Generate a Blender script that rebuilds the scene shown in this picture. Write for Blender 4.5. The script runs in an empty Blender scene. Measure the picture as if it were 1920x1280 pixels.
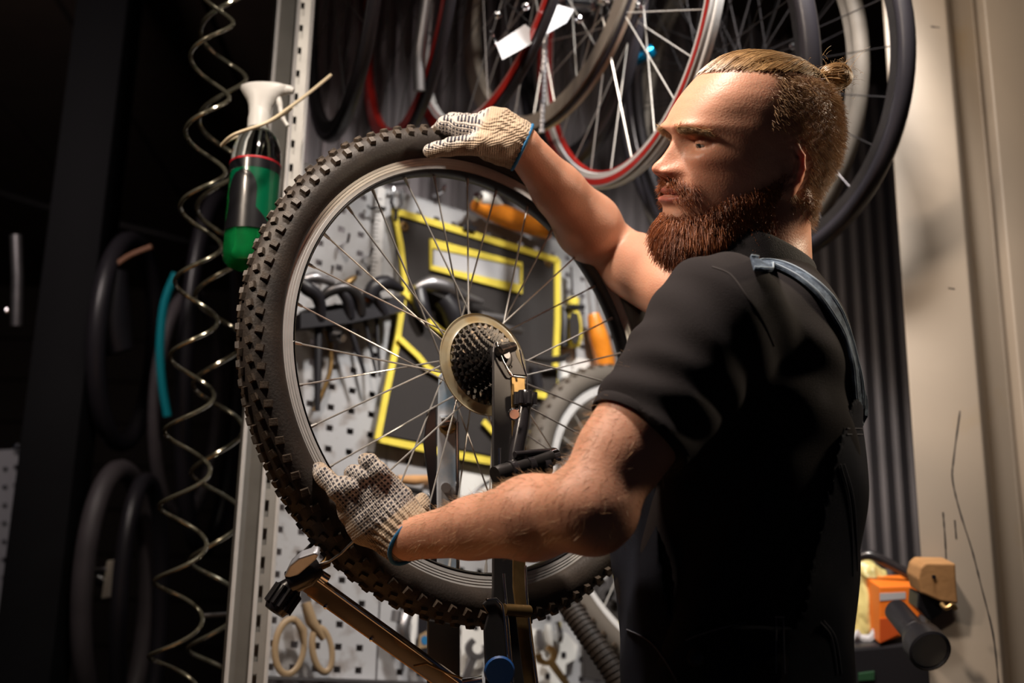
import bpy, bmesh, math, random
import numpy as np
from mathutils import Matrix, Vector
from mathutils.bvhtree import BVHTree
random.seed(7); rng = np.random.default_rng(7)
S = bpy.context.scene; COL = S.collection
PI = math.pi
# ------------------------------------------------------------------ camera
# Shapes are laid out in metres in the photographer's axes (x right, y down, z forward)
# and turned into the upright world (z up, floor at 0) by V2W.
F_PX = 2400.0
CAM = Vector((0, 0, 1.05))
UPV = Vector((.0185, -.96, .278)).normalized()
YV = (Vector((0, 0, 1)) - UPV * UPV.z).normalized()
XV = YV.cross(UPV) * -1
XV = UPV.cross(YV); XV = XV if XV.x > 0 else -XV
R3 = Matrix((XV, YV, UPV))                     # view vector -> world vector
V2W = Matrix.Translation(CAM) @ R3.to_4x4()
def W(v): return V2W @ Vector(v)
def Vw(px, py, z): return Vector(((px - 960) / F_PX * z, (py - 640) / F_PX * z, z))
def P(px, py, z): return W(Vw(px, py, z))
cam = bpy.data.cameras.new('camera'); cam.lens = F_PX * 36 / 1920; cam.sensor_width = 36
cam.clip_start = .05; cam.clip_end = 60
cam.dof.use_dof = True; cam.dof.focus_distance = 1.52; cam.dof.aperture_fstop = 3.6
co = bpy.data.objects.new('camera', cam); COL.objects.link(co)
xr, yd, zf = R3 @ Vector((1, 0, 0)), R3 @ Vector((0, 1, 0)), R3 @ Vector((0, 0, 1))
m = Matrix((( xr.x, -yd.x, -zf.x, CAM.x), (xr.y, -yd.y, -zf.y, CAM.y), (xr.z, -yd.z, -zf.z, CAM.z), (0, 0, 0, 1)))
co.matrix_world = m
S.camera = co
# ------------------------------------------------------------------ world, lights, exposure
wd = bpy.data.worlds.new('world'); S.world = wd; wd.use_nodes = True
bg = wd.node_tree.nodes['Background']; bg.inputs[0].default_value = (.55, .6, 1, 1); bg.inputs[1].default_value = .012
vs = S.view_settings; vs.view_transform = 'Standard'; vs.look = 'None'; vs.exposure = -.12; vs.gamma = 1; vs.use_curve_mapping = False
def area(name, pos, target, size, power, color, spread=180):
    l = bpy.data.lights.new(name, 'AREA'); l.shape = 'RECTANGLE'; l.size, l.size_y = size; l.energy = power; l.color = color
    l.spread = math.radians(spread)
    o = bpy.data.objects.new(name, l); COL.objects.link(o)
    p, t = W(pos), W(target); o.location = p; o.rotation_euler = (t - p).to_track_quat('-Z', 'Y').to_euler()
    return o
area('key_lamp', (-.10, -1.22, 1.42), (.1, -.05, 1.55), (.14, .14), 13, (1, .87, .75), 120)
area('side_lamp', (-.80, -.85, 1.30), (.1, -.05, 1.6), (.12, .12), 3.8, (1, .82, .66), 90)
area('bench_lamp', (.46, -1.05, 1.85), (.16, .30, 2.7), (.16, .12), 9.5, (1, .96, .92), 75)
area('column_lamp', (.50, -1.1, 1.75), (.80, .1, 2.7), (.2, .2), 2.2, (1, .84, .68), 100)
area('nape_lamp', (1.0, -.45, 1.62), (.38, -.15, 1.5), (.1, .1), .75, (1, .82, .60), 60)
area('left_fill_light', (-1.0, -.75, 2.0), (-1.4, -.1, 4.0), (.3, .3), 4.0, (1, .85, .8), 130)  # added fill that lifts the dark left side, no actual lamp there
# ------------------------------------------------------------------ helpers
def wmat(o):
    return wmat(o.parent) @ o.matrix_basis if o.parent else o.matrix_basis
def link(name, me, parent=None, mat=None, mw=None):
    o = bpy.data.objects.new(name, me); COL.objects.link(o)
    if mat is not None and me is not None and not me.materials: me.materials.append(mat)
    if parent is not None:
        o.parent = parent
        if mw is not None: o.matrix_local = wmat(parent).inverted() @ mw
        else: o.matrix_local = wmat(parent).inverted()
    elif mw is not None: o.matrix_world = mw
    return o
def tag(o, label=None, cat=None, group=None, kind=None):
    if label: o['label'] = label
    if cat: o['category'] = cat
    if group: o['group'] = group
    if kind: o['kind'] = kind
    return o
def thing(name, loc, label, cat, group=None, mw=None):
    o = bpy.data.objects.new(name, None); COL.objects.link(o); o.empty_display_size = .05
    o.matrix_world = mw if mw is not None else Matrix.Translation(loc)
    bpy.context.view_layer.update() if False else None
    tag(o, label, cat, group); return o
class MB:                                       # collects geometry for one mesh
    def __init__(s): s.v = []; s.f = []
    def add(s, vs, fs):
        n = len(s.v); s.v.extend([tuple(v) for v in vs]); s.f.extend([tuple(i + n for i in f) for f in fs]); return s
    def box(s, c, dx, dy, dz, rot=None, bev=0):
        c = Vector(c); R = rot or Matrix.Identity(3)
        a, b, d = dx / 2, dy / 2, dz / 2
        if bev <= 0:
            vs = [c + R @ Vector((x, y, z)) for x in (-a, a) for y in (-b, b) for z in (-d, d)]
            return s.add(vs, [(0, 1, 3, 2), (4, 6, 7, 5), (0, 4, 5, 1), (2, 3, 7, 6), (0, 2, 6, 4), (1, 5, 7, 3)])
        bm = bmesh.new(); bmesh.ops.create_cube(bm, size=1)
        for v in bm.verts: v.co = Vector((v.co.x * dx, v.co.y * dy, v.co.z * dz))
        bmesh.ops.bevel(bm, geom=bm.edges[:], offset=bev, segments=2, affect='EDGES', profile=.5)
        bm.verts.index_update()
        s.add([c + R @ v.co for v in bm.verts], [[v.index for v in f.verts] for f in bm.faces]); bm.free(); return s
    def tube(s, pts, r, n=8, closed=False, caps=True, squash=1.0):
        pts = [Vector(p) for p in pts]; N = len(pts)
        rs = r if hasattr(r, '__len__') else [r] * N
        T = []
        for i in range(N):
            a = pts[(i - 1) % N] if (closed or i > 0) else pts[i]; b = pts[(i + 1) % N] if (closed or i < N - 1) else pts[i]
            T.append((b - a).normalized())
        u = T[0].orthogonal().normalized(); vs = []
        for i in range(N):
            u = (u - T[i] * u.dot(T[i])).normalized(); w = T[i].cross(u)
            for k in range(n):
                t = 2 * PI * k / n; vs.append(pts[i] + (u * math.cos(t) + w * math.sin(t) * squash) * rs[i])
        fs = []
        for i in range(N if closed else N - 1):
            j = (i + 1) % N
            for k in range(n):
                l = (k + 1) % n; fs.append((i * n + k, i * n + l, j * n + l, j * n + k))
        if not closed and caps: fs.append(tuple(range(n))[::-1]); fs.append(tuple((N - 1) * n + k for k in range(n)))
        return s.add(vs, fs)
    def lathe(s, prof, n=48, M=None, closed=False, a0=0, a1=2 * PI):   # prof (r, z) about local Z
        M = M or Matrix.Identity(4); full = abs(a1 - a0 - 2 * PI) < 1e-6; cols = n if full else n + 1; vs = []
        for k in range(cols):
            t = a0 + (a1 - a0) * k / n; c, d = math.cos(t), math.sin(t)
            vs.extend([M @ Vector((r * c, r * d, z)) for r, z in prof])
        m_ = len(prof); fs = []
        for k in range(n):
            l = (k + 1) % cols
            for i in range(m_ if closed else m_ - 1):
                j = (i + 1) % m_; fs.append((k * m_ + i, l * m_ + i, l * m_ + j, k * m_ + j))
        return s.add(vs, fs)
    def prism(s, pts, M, th):                   # 2D outline extruded along local z 0..th
        n = len(pts)
        vs = [M @ Vector((x, y, 0)) for x, y in pts] + [M @ Vector((x, y, th)) for x, y in pts]
        fs = [tuple(range(n))[::-1], tuple(range(n, 2 * n))] + [(i, (i + 1) % n, n + (i + 1) % n, n + i) for i in range(n)]
        return s.add(vs, fs)
    def mesh(s, name, smooth=True, fix=True, angle=40):
        me = bpy.data.meshes.new(name); me.from_pydata(s.v, [], s.f); 
        if fix:
            bm = bmesh.new(); bm.from_mesh(me); bmesh.ops.recalc_face_normals(bm, faces=bm.faces); bm.to_mesh(me); bm.free()
        if smooth:
            me.shade_smooth()
            if angle: me.set_sharp_from_angle(angle=math.radians(angle))
        me.update(); return me
    def build(s, name, mat, parent=None, smooth=True, mw=None, angle=40):
        return link(name, s.mesh(name, smooth, angle=angle), parent, mat, mw)
def axes(z, x=None):
    z = Vector(z).normalized(); x = Vector(x) if x is not None else z.orthogonal()
    x = (x - z * x.dot(z)).normalized(); y = z.cross(x); return Matrix((x, y, z)).transposed()
def frame(c, z, x=None): return Matrix.Translation(Vector(c)) @ axes(z, x).to_4x4()
# materials -----------------------------------------------------------------
def mat(name, color, rough=.5, metal=0, noise=0, nscale=20, bump=0, bscale=200, color2=None, thr=(.35, .65), spec=.5, trans=0, sss=0, coat=0, attr=None, sheen=0, alpha=1, ior=1.45):
    m = bpy.data.materials.new(name); m.use_nodes = True; nt = m.node_tree; b = nt.nodes['Principled BSDF']
    N = nt.nodes.new; L = nt.links.new
    b.inputs['Base Color'].default_value = (*color, 1); b.inputs['Roughness'].default_value = rough; b.inputs['Metallic'].default_value = metal
    b.inputs['Specular IOR Level'].default_value = spec; b.inputs['Transmission Weight'].default_value = trans; b.inputs['IOR'].default_value = ior
    b.inputs['Coat Weight'].default_value = coat; b.inputs['Sheen Weight'].default_value = sheen; b.inputs['Alpha'].default_value = alpha
    if sss: b.inputs['Subsurface Weight'].default_value = sss; b.inputs['Subsurface Radius'].default_value = (.012, .004, .0025); b.inputs['Subsurface Scale'].default_value = 1
    tc = N('ShaderNodeTexCoord'); src = None
    if attr:
        a = N('ShaderNodeAttribute'); a.attribute_name = attr; src = a.outputs['Color']
    if color2 is not None or noise:
        n = N('ShaderNodeTexNoise'); n.inputs['Scale'].default_value = nscale; n.inputs['Detail'].default_value = 5; L(tc.outputs['Object'], n.inputs['Vector'])
        r = N('ShaderNodeMapRange'); r.inputs[1].default_value, r.inputs[2].default_value = thr; L(n.outputs[0], r.inputs[0])
        if color2 is not None:
            mx = N('ShaderNodeMix'); mx.data_type = 'RGBA'; L(r.outputs[0], mx.inputs[0])
            mx.inputs[6].default_value = (*color, 1); mx.inputs[7].default_value = (*color2, 1)
            if src: L(src, mx.inputs[6])
            src = mx.outputs[2]
        if noise:
            r2 = N('ShaderNodeMapRange'); r2.inputs[3].default_value = 1 - noise; r2.inputs[4].default_value = 1 + noise; L(n.outputs[0], r2.inputs[0])
            h = N('ShaderNodeMix'); h.data_type = 'RGBA'; h.blend_type = 'MULTIPLY'; h.inputs[0].default_value = 1
            if src: L(src, h.inputs[6])
            else: h.inputs[6].default_value = (*color, 1)
            L(r2.outputs[0], h.inputs[7]); src = h.outputs[2]
    if src: L(src, b.inputs['Base Color'])
    if bump:
        n = N('ShaderNodeTexNoise'); n.inputs['Scale'].default_value = bscale; n.inputs['Detail'].default_value = 3; L(tc.outputs['Object'], n.inputs['Vector'])
        bp = N('ShaderNodeBump'); bp.inputs['Strength'].default_value = bump; bp.inputs['Distance'].default_value = .002; L(n.outputs[0], bp.inputs['Height']); L(bp.outputs[0], b.inputs['Normal'])
    return m
M = {}
M['rubber'] = mat('rubber', (.022, .016, .013), .58, bump=.25, bscale=300, color2=(.048, .035, .026), nscale=18, thr=(.4, .75))
M['knob'] = mat('knob_rubber', (.036, .026, .018), .5, bump=.2, bscale=400, color2=(.085, .06, .042), nscale=30)
M['alu'] = mat('brushed_alu', (.66, .65, .64), .40, .35, noise=.12, nscale=60)
M['alu_dark'] = mat('dark_anodised', (.045, .042, .045), .35, .8)
M['spoke'] = mat('spoke_steel', (.75, .72, .68), .3, .6)
M['chrome'] = mat('chrome', (.8, .8, .82), .12, 1)
M['steel'] = mat('worn_steel', (.33, .32, .33), .38, .9, noise=.25, nscale=40)
M['gun'] = mat('gunmetal', (.07, .065, .065), .38, .85, noise=.2, nscale=40)
M['black_steel'] = mat('greasy_black_steel', (.055, .05, .048), .28, .8, color2=(.22, .17, .13), nscale=140, thr=(.55, .7))
M['post_black'] = mat('matt_black', (.006, .006, .007), .8, spec=.15)
M['black_paint'] = mat('black_paint', (.018, .016, .018), .25, 0, coat=.4)
M['black_plastic'] = mat('black_plastic', (.014, .013, .016), .4)
M['disc'] = mat('aged_plastic_disc', (.46, .40, .27), .3, 0, noise=.2, nscale=30, color2=(.36, .24, .1), thr=(.5, .75), trans=.25, coat=.5)
M['amber'] = mat('amber_plastic', (.75, .24, .02), .3, 0, noise=.3, nscale=70, sss=.0, coat=.3)
M['yellow'] = mat('yellow_binding', (.72, .58, .07), .7, bump=.3, bscale=500, noise=.15, nscale=50)
M['canvas'] = mat('grey_canvas', (.027, .023, .022), .85, bump=.5, bscale=900, noise=.15, nscale=10)
M['white'] = mat('white_plastic', (.72, .71, .68), .4, sss=0, noise=.05)
M['paper'] = mat('paper', (.45, .45, .47), .8, noise=.1)
M['red'] = mat('red_paint', (.32, .018, .012), .3, coat=.5)
M['teal'] = mat('teal_rubber', (.0, .22, .27), .45)
M['blue'] = mat('blue_thread', (.01, .13, .30), .7, bump=.5, bscale=900)
M['wood'] = mat('raw_wood', (.48, .25, .10), .7, noise=.35, nscale=22, bump=.3, bscale=80)
M['brass'] = mat('dirty_brass', (.35, .22, .09), .35, .9, noise=.4, nscale=50)
M['orange'] = mat('orange_card', (.85, .19, .015), .55, noise=.12, nscale=12)
M['cream'] = mat('cream_plastic', (.30, .21, .12), .45, noise=.15, nscale=40)

# ------------------------------------------------------------------ the room
HV = Vector((3180, 756, 2400)).normalized(); HV = (HV - UPV * HV.dot(UPV)).normalized()   # along the tool wall, receding to the right
NV = HV.cross(UPV); NV = NV if NV.z < 0 else -NV                                          # out of the wall, towards the room
H, U, NW = R3 @ HV, R3 @ UPV, R3 @ NV
PB0 = Vw(640, 430, 2.4)
def PPv(px, py, off=0):                         # point on the tool wall (offset towards the room) seen at a pixel, view axes
    d = Vw(px, py, 1.0); return d * ((PB0 + NV * off).dot(NV) / d.dot(NV))
def PP(px, py, off=0): return W(PPv(px, py, off))
def ST(px, py, off=0):                          # metres along / up the tool wall
    p = PPv(px, py, off) - PB0; return p.dot(HV), p.dot(UPV)
def wallpt(s, t, off=0): return W(PB0 + HV * s + UPV * t + NV * off)
WALLF = Matrix.Translation(W(PB0)) @ Matrix((H, U, NW)).transposed().to_4x4()              # local x along, y up, z out
if (H.cross(U)).dot(NW) < 0: HANDED = -1
else: HANDED = 1
def plate(name, px_pts, off, th, mt, parent=None, smooth=False):
    pts = [ST(x, y, off) for x, y in px_pts]
    return MB().prism(pts, WALLF @ Matrix.Translation((0, 0, off)), th).build(name, mt, parent, smooth, None)
def band(name, px_pts, off, th, w, mt, parent=None, closed=False):     # flat strip of width w along a path on the wall
    pts = [Vector(ST(x, y, off)) for x, y in px_pts]; n = len(pts); L_, R_ = [], []
    for i in range(n):
        a = pts[(i - 1) % n] if closed or i else pts[i]; b = pts[(i + 1) % n] if closed or i < n - 1 else pts[i]
        d = (b - a).normalized(); q = Vector((-d.y, d.x)); k = 1.0
        if 0 < i < n - 1 or closed:
            d1 = (pts[i] - a).normalized(); k = 1 / max(.5, d.dot(d1))
        L_.append(pts[i] + q * w / 2 * k); R_.append(pts[i] - q * w / 2 * k)
    mb = MB(); M4 = WALLF @ Matrix.Translation((0, 0, off))
    for i in range(n if closed else n - 1):
        j = (i + 1) % n; mb.prism([L_[i], L_[j], R_[j], R_[i]], M4, th)
    return mb.build(name, mt, parent, False)
def zof(v): return (R3 @ Vector(v))
# back wall of corrugated sheet, parallel to the tool wall
mw_ = mat('corrugated_paint', (.26, .235, .245), .42, .25, noise=.12, nscale=3, bump=.05)
mb = MB(); pts = []; OFFB = -.22; s = 0; s = None; per_ = 0; per = .042
s = ST(528, 640, OFFB)[0]; xs = []
while s < 4.6:
    xs += [(s, 0), (s + per * .32, 0), (s + per * .5, .013), (s + per * .82, .013)]; s += per if s < 1.05 else per * 1.7
cvs = [wallpt(a, t, OFFB + b) for a, b in xs for t in (-1.85, 3.0 - W(PB0).z)]
mb.add(cvs, [(2 * i, 2 * i + 2, 2 * i + 3, 2 * i + 1) for i in range(len(xs) - 1)])
tag(mb.build('wall_back', mw_, smooth=False), kind='structure')
# floor, ceiling, dark left room
mfl = mat('concrete', (.08, .075, .07), .8, noise=.3, nscale=3)
tag(MB().box((1.2, 3, -.05), 9, 9, .1).build('floor', mfl, smooth=False), kind='structure')
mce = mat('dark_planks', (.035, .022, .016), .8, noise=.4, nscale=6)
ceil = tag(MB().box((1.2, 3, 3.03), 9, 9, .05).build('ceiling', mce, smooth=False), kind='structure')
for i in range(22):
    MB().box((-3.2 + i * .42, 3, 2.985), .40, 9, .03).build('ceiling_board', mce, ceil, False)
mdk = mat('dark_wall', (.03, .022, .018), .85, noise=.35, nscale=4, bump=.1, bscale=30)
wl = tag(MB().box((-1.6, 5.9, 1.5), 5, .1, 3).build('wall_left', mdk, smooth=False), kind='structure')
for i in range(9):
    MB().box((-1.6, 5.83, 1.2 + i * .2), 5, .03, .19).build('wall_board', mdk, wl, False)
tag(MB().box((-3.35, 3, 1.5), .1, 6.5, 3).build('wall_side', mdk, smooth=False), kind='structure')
# painted steel stanchion at the right
mcol = mat('stained_cream_paint', (.345, .285, .225), .42, 0, noise=.10, nscale=5, color2=(.33, .25, .16), thr=(.60, .74), bump=.04, bscale=60)
def colx(px, py, z): q = P(px, py, z); return Vector((q.x, q.y))
zc = 2.25
prof = [(1683, zc), (1808, zc - .02), (1815, zc + .0), (1820, zc + .10), (1862, zc + .11), (1868, zc - .01), (1885, zc - .03), (1960, zc - .02), (2060, zc - .02), (2060, zc + .4), (1700, zc + .4)]
pp = [colx(x, 420, z) for x, z in prof]
mb = MB(); n = len(pp)
mb.add([(q.x, q.y, z) for z in (0, 2.99) for q in pp], [(i, (i + 1) % n, n + (i + 1) % n, n + i) for i in range(n)] + [tuple(range(n)), tuple(range(n, 2 * n))])
bm = bmesh.new(); me = mb.mesh('wall_right', False); bm.from_mesh(me)
bmesh.ops.bevel(bm, geom=[e for e in bm.edges if abs(e.verts[0].co.z - e.verts[1].co.z) > 1], offset=.004, segments=3, affect='EDGES', profile=.5)
bm.to_mesh(me); bm.free(); me.shade_smooth(); me.set_sharp_from_angle(angle=math.radians(60))
tag(link('wall_right', me, mat=mcol), kind='structure')
# slotted steel upright in front of the tool wall's left edge
def slot_post():
    mb = MB(); zz = 2.12
    a, b, c, d, e = [colx(x, 300, zz + dz) for x, dz in ((489, .03), (497, 0), (537, 0), (541, 0), (568, 0))]
    up = lambda q, z: Vector((q.x, q.y, z))
    t = tag(MB().prism([(0, 0), (.001, 0), (.001, .001), (0, .001)], Matrix.Identity(4), .001).build('trim_1', M['steel']), kind='structure') if False else None
    p1 = colx(492, 300, zz + .04); p2 = colx(500, 300, zz); p3 = colx(536, 300, zz + .035); p4 = colx(539, 300, zz); p5 = colx(566, 300, zz + .005); p6 = colx(566, 300, zz + .06)
    # front face with slots between p4 and p5
    ex = (p5 - p4).normalized(); w = (p5 - p4).length
    z = .9
    sl = .026; gap = .017; s0, s1 = w * .16, w * .42
    def q(s, z): v = p4 + ex * s; return (v.x, v.y, z)
    while z < 2.95:
        mb.add([q(0, z), q(s0, z), q(s1, z), q(w, z), q(0, z + sl), q(s0, z + sl), q(s1, z + sl), q(w, z + sl), q(0, z + sl + gap), q(s0, z + sl + gap), q(s1, z + sl + gap), q(w, z + sl + gap)],
               [(0, 1, 5, 4), (2, 3, 7, 6), (4, 5, 9, 8), (5, 6, 10, 9), (6, 7, 11, 10)])
        z += sl + gap
    for u_, v_ in ((p1, p2), (p2, p3), (p3, p4), (p5, p6)):
        mb.add([up(u_, .9), up(v_, .9), up(v_, 2.95), up(u_, 2.95)], [(0, 1, 2, 3)])
    bk = ex * 0 + (p6 - p5).normalized() * .012
    mb.add([up(p4 + bk, .9), up(p5 + bk, .9), up(p5 + bk, 2.95), up(p4 + bk, 2.95)], [(0, 1, 2, 3)])
    o = mb.build('trim_1', mat('zinc_upright', (.30, .29, .27), .5, .6, noise=.2, nscale=25), smooth=False)
    tag(o, kind='structure')
    lipm = MB()
    for c_ in (p2, p4, p5):
        lipm.tube([up(c_, .9), up(c_, 2.95)], .0035, 6)
    lipm.build('rail_edge', M['alu'], o)
slot_post()
# black square post far left
cA, cB = colx(98, 500, 3.0), colx(200, 500, 3.0)
mb = MB(); c = (cA + cB) / 2; w = (cB - cA).length
mb.box((c.x, c.y, 1.5), w, w, 2.96, bev=.006)
tag(mb.build('trim_2', M['post_black']), kind='structure')
# ------------------------------------------------------------------ implicit surfaces
def surface_net(val, org, h):
    ins = val < 0
    nx, ny, nz = val.shape
    c = np.zeros((nx - 1, ny - 1, nz - 1), np.int8)
    for i in (0, 1):
        for j in (0, 1):
            for k in (0, 1): c += ins[i:nx - 1 + i, j:ny - 1 + j, k:nz - 1 + k]
    act = (c > 0) & (c < 8); idx = -np.ones(act.shape, np.int64); cells = np.argwhere(act); idx[act] = np.arange(len(cells))
    acc = np.zeros((len(cells), 3)); cnt = np.zeros(len(cells))
    ci, cj, ck = cells.T
    corners = [(i, j, k) for i in (0, 1) for j in (0, 1) for k in (0, 1)]
    cv = {q: val[ci + q[0], cj + q[1], ck + q[2]] for q in corners}
    for a in corners:
        for ax in range(3):
            if a[ax] == 0:
                b = list(a); b[ax] = 1; b = tuple(b); va, vb = cv[a], cv[b]; m_ = (va < 0) != (vb < 0)
                t = np.where(m_, va / np.where(m_, va - vb, 1), 0)
                p = np.tile(np.array(a, float), (len(cells), 1)); p[:, ax] += t
                acc += p * m_[:, None]; cnt += m_
    V = cells + acc / cnt[:, None]; Fs = []
    for ax in range(3):
        o1, o2 = [(1, 2), (2, 0), (0, 1)][ax]
        sl = [slice(1, -1)] * 3; sl[ax] = slice(0, -1)
        a = ins[tuple(sl)]; sl2 = list(sl); sl2[ax] = slice(1, None); b = ins[tuple(sl2)]
        e = np.argwhere(a != b); base = e.copy(); base[:, o1] += 1; base[:, o2] += 1
        q = []
        for d1, d2 in ((0, 0), (-1, 0), (-1, -1), (0, -1)):
            c_ = base.copy(); c_[:, o1] += d1; c_[:, o2] += d2; q.append(idx[c_[:, 0], c_[:, 1], c_[:, 2]])
        q = np.stack(q, 1); fl = a[tuple(e.T)]
        q[~fl] = q[~fl][:, ::-1]; Fs.append(q)
    Fq = np.concatenate(Fs); Fq = Fq[(Fq >= 0).all(1)]
    return V * h + org, Fq
def smin(a, b, k):
    h = np.clip(.5 + .5 * (b - a) / k, 0, 1); return b + (a - b) * h - k * h * (1 - h)
def smax(a, b, k): return -smin(-a, -b, k)
def cap(X, a, b, ra, rb):
    a, b = np.array(a, np.float32), np.array(b, np.float32); d = b - a; p = [X[i] - a[i] for i in range(3)]
    t = np.clip((p[0] * d[0] + p[1] * d[1] + p[2] * d[2]) / float(d @ d), 0, 1)
    return np.sqrt(sum((p[i] - t * d[i]) ** 2 for i in range(3))) - (ra + (rb - ra) * t)
def ell(X, c, r, Rm=None):
    p = [X[i] - c[i] for i in range(3)]
    if Rm is not None: p = [Rm[j][0] * p[0] + Rm[j][1] * p[1] + Rm[j][2] * p[2] for j in range(3)]
    k = np.sqrt(sum((p[i] / r[i]) ** 2 for i in range(3))); return (k - 1) * min(r)
def grid(lo, hi, h):
    ax = [np.arange(lo[i], hi[i] + h, h, dtype=np.float32) for i in range(3)]
    return np.meshgrid(*ax, indexing='ij', sparse=True), np.array(lo, float)
def dense(tab, sm):
    t = np.array(sorted(tab), float); x = np.linspace(t[0, 0], t[-1, 0], 600); out = []
    for c in range(1, t.shape[1]):
        y = np.interp(x, t[:, 0], t[:, c]); n = max(1, int(sm / (x[1] - x[0])))
        k = np.exp(-.5 * (np.arange(-3 * n, 3 * n + 1) / n) ** 2); k /= k.sum()
        out.append(np.convolve(np.pad(y, 3 * n, mode='reflect', reflect_type='odd'), k, 'valid'))
    return x, out
# head axes in view space ---------------------------------------------------
yaw, roll = math.radians(20), math.radians(7)
HO = Vw(1420, 300, 1.52); hs = 1.52 / F_PX
HF = Vector((-math.cos(yaw), 0, -math.sin(yaw))); L0 = Vector((math.sin(yaw), 0, -math.cos(yaw))); dn = Vector((0, 1, 0))
HL = L0 * math.cos(roll) + dn * math.sin(roll); HU = -dn * math.cos(roll) + L0 * math.sin(roll)
def hu(py): return (300 - py) * hs
def hf(px): return (1420 - px) * hs / math.cos(yaw)
def h2v(p): return HO + HF * p[0] + HU * p[1] + HL * p[2]
def v2h(v): v = Vector(v) - HO; return (v.dot(HF), v.dot(HU), v.dot(HL))
#       py  front  back  halfwidth
HT = [(108, 1392, 1402, .008), (111, 1368, 1425, .024), (117, 1348, 1458, .038), (127, 1331, 1490, .050), (144, 1310, 1519, .0615), (165, 1292, 1538, .0685), (190, 1273, 1552, .0735),
      (215, 1258, 1561, .0760), (238, 1248, 1565, .0765), (250, 1246, 1566, .0765), (266, 1253, 1565, .0755), (290, 1260, 1560, .073), (320, 1258, 1548, .0705), (341, 1250, 1533, .0685),
      (360, 1245, 1520, .0660), (380, 1245, 1506, .063), (404, 1249, 1490, .060), (425, 1245, 1470, .055), (440, 1247, 1455, .050), (452, 1254, 1440, .043), (462, 1268, 1425, .034), (470, 1290, 1400, .022), (475, 1320, 1370, .008)]
HX, (HTf, HTb, HTw) = dense([(hu(a), hf(b), hf(c), d) for a, b, c, d in HT], .0035)
NT = [(262, 0, .0075), (275, .004, .0078), (290, .0115, .0085), (305, .018, .0095), (318, .0265, .0115), (326, .0275, .0125), (333, .0235, .0125), (340, .0085, .0115), (346, 0, .011)]
NX, (NTh, NTw) = dense([(hu(a), b, c) for a, b, c in NT], .0016)
def sstep(a, b, x): t = np.clip((x - a) / (b - a), 0, 1); return t * t * (3 - 2 * t)
def ga(x, s): return np.exp(-(x / s) ** 2)
EYE_F, EYE_U, EYE_L = .0865, hu(277), .0315
def head_field(f, u, l, feat=True):
    fr, bk, w = [np.interp(u, HX, t) for t in (HTf, HTb, HTw)]
    al = np.abs(l)
    fc = np.clip((fr + bk) / 2 * .4 + (-.005) * .6, -.02, .03)
    A = np.where(f > fc, fr - fc, fc - bk); A = np.maximum(A, .004); w = np.maximum(w, .004)
    ex = 2.25
    r = ((np.abs(f - fc) / A) ** ex + (al / w) ** ex) ** (1 / ex)
    d = (r - 1) * np.minimum(A, w) * .9
    d = np.maximum(d, np.maximum(u - HX[-1], HX[0] - u))
    if not feat: return d
    front = sstep(.02, .06, f)
    b = np.interp(u, NX, NTh, left=0, right=0) * ga(l, np.interp(u, NX, NTw))
    b = b + .010 * ga(al - .0135, .0062) * ga(u - hu(332), .0075)                  # nostril wings
    b = b - .006 * ga(al - .007, .0035) * ga(u - hu(341), .003)
    b = b - .0185 * ga(al - .029, .0155) * ga(u - hu(273), .0105)                  # eye sockets
    b = b - .006 * ga(al - .016, .007) * ga(u - hu(270), .009)
    b = b + .0085 * ga(al - .027, .020) * ga(u - hu(251), .0070)                   # brow
    b = b + .0065 * ga(al - .046, .018) * ga(u - hu(305), .013)                    # cheek bone
    b = b - .0040 * ga(al - .045, .014) * ga(u - hu(375), .022)
    b = b - .0022 * ga(al - .026 - (hu(340) - u) * .25, .005) * ga(u - hu(352), .014)  # fold beside the nose
    lw = sstep(.027, .013, al)
    b = b + (.0040 * ga(u - hu(362), .0040) + .0052 * ga(u - hu(381), .0045)) * lw  # lips
    b = b - .0052 * ga(u - hu(371.5), .0017) * sstep(.029, .021, al)
    b = b - .0030 * ga(u - hu(396), .005) * ga(l, .018)
    b = b - .0018 * ga(l, .003) * ga(u - hu(352), .007)
    b = b - .004 * ga(al - .062, .014) * ga(u - hu(235), .02) * sstep(.0, .05, f)
    d = d - b * front * np.minimum(A, w) * .9 / A
    return d
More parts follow.
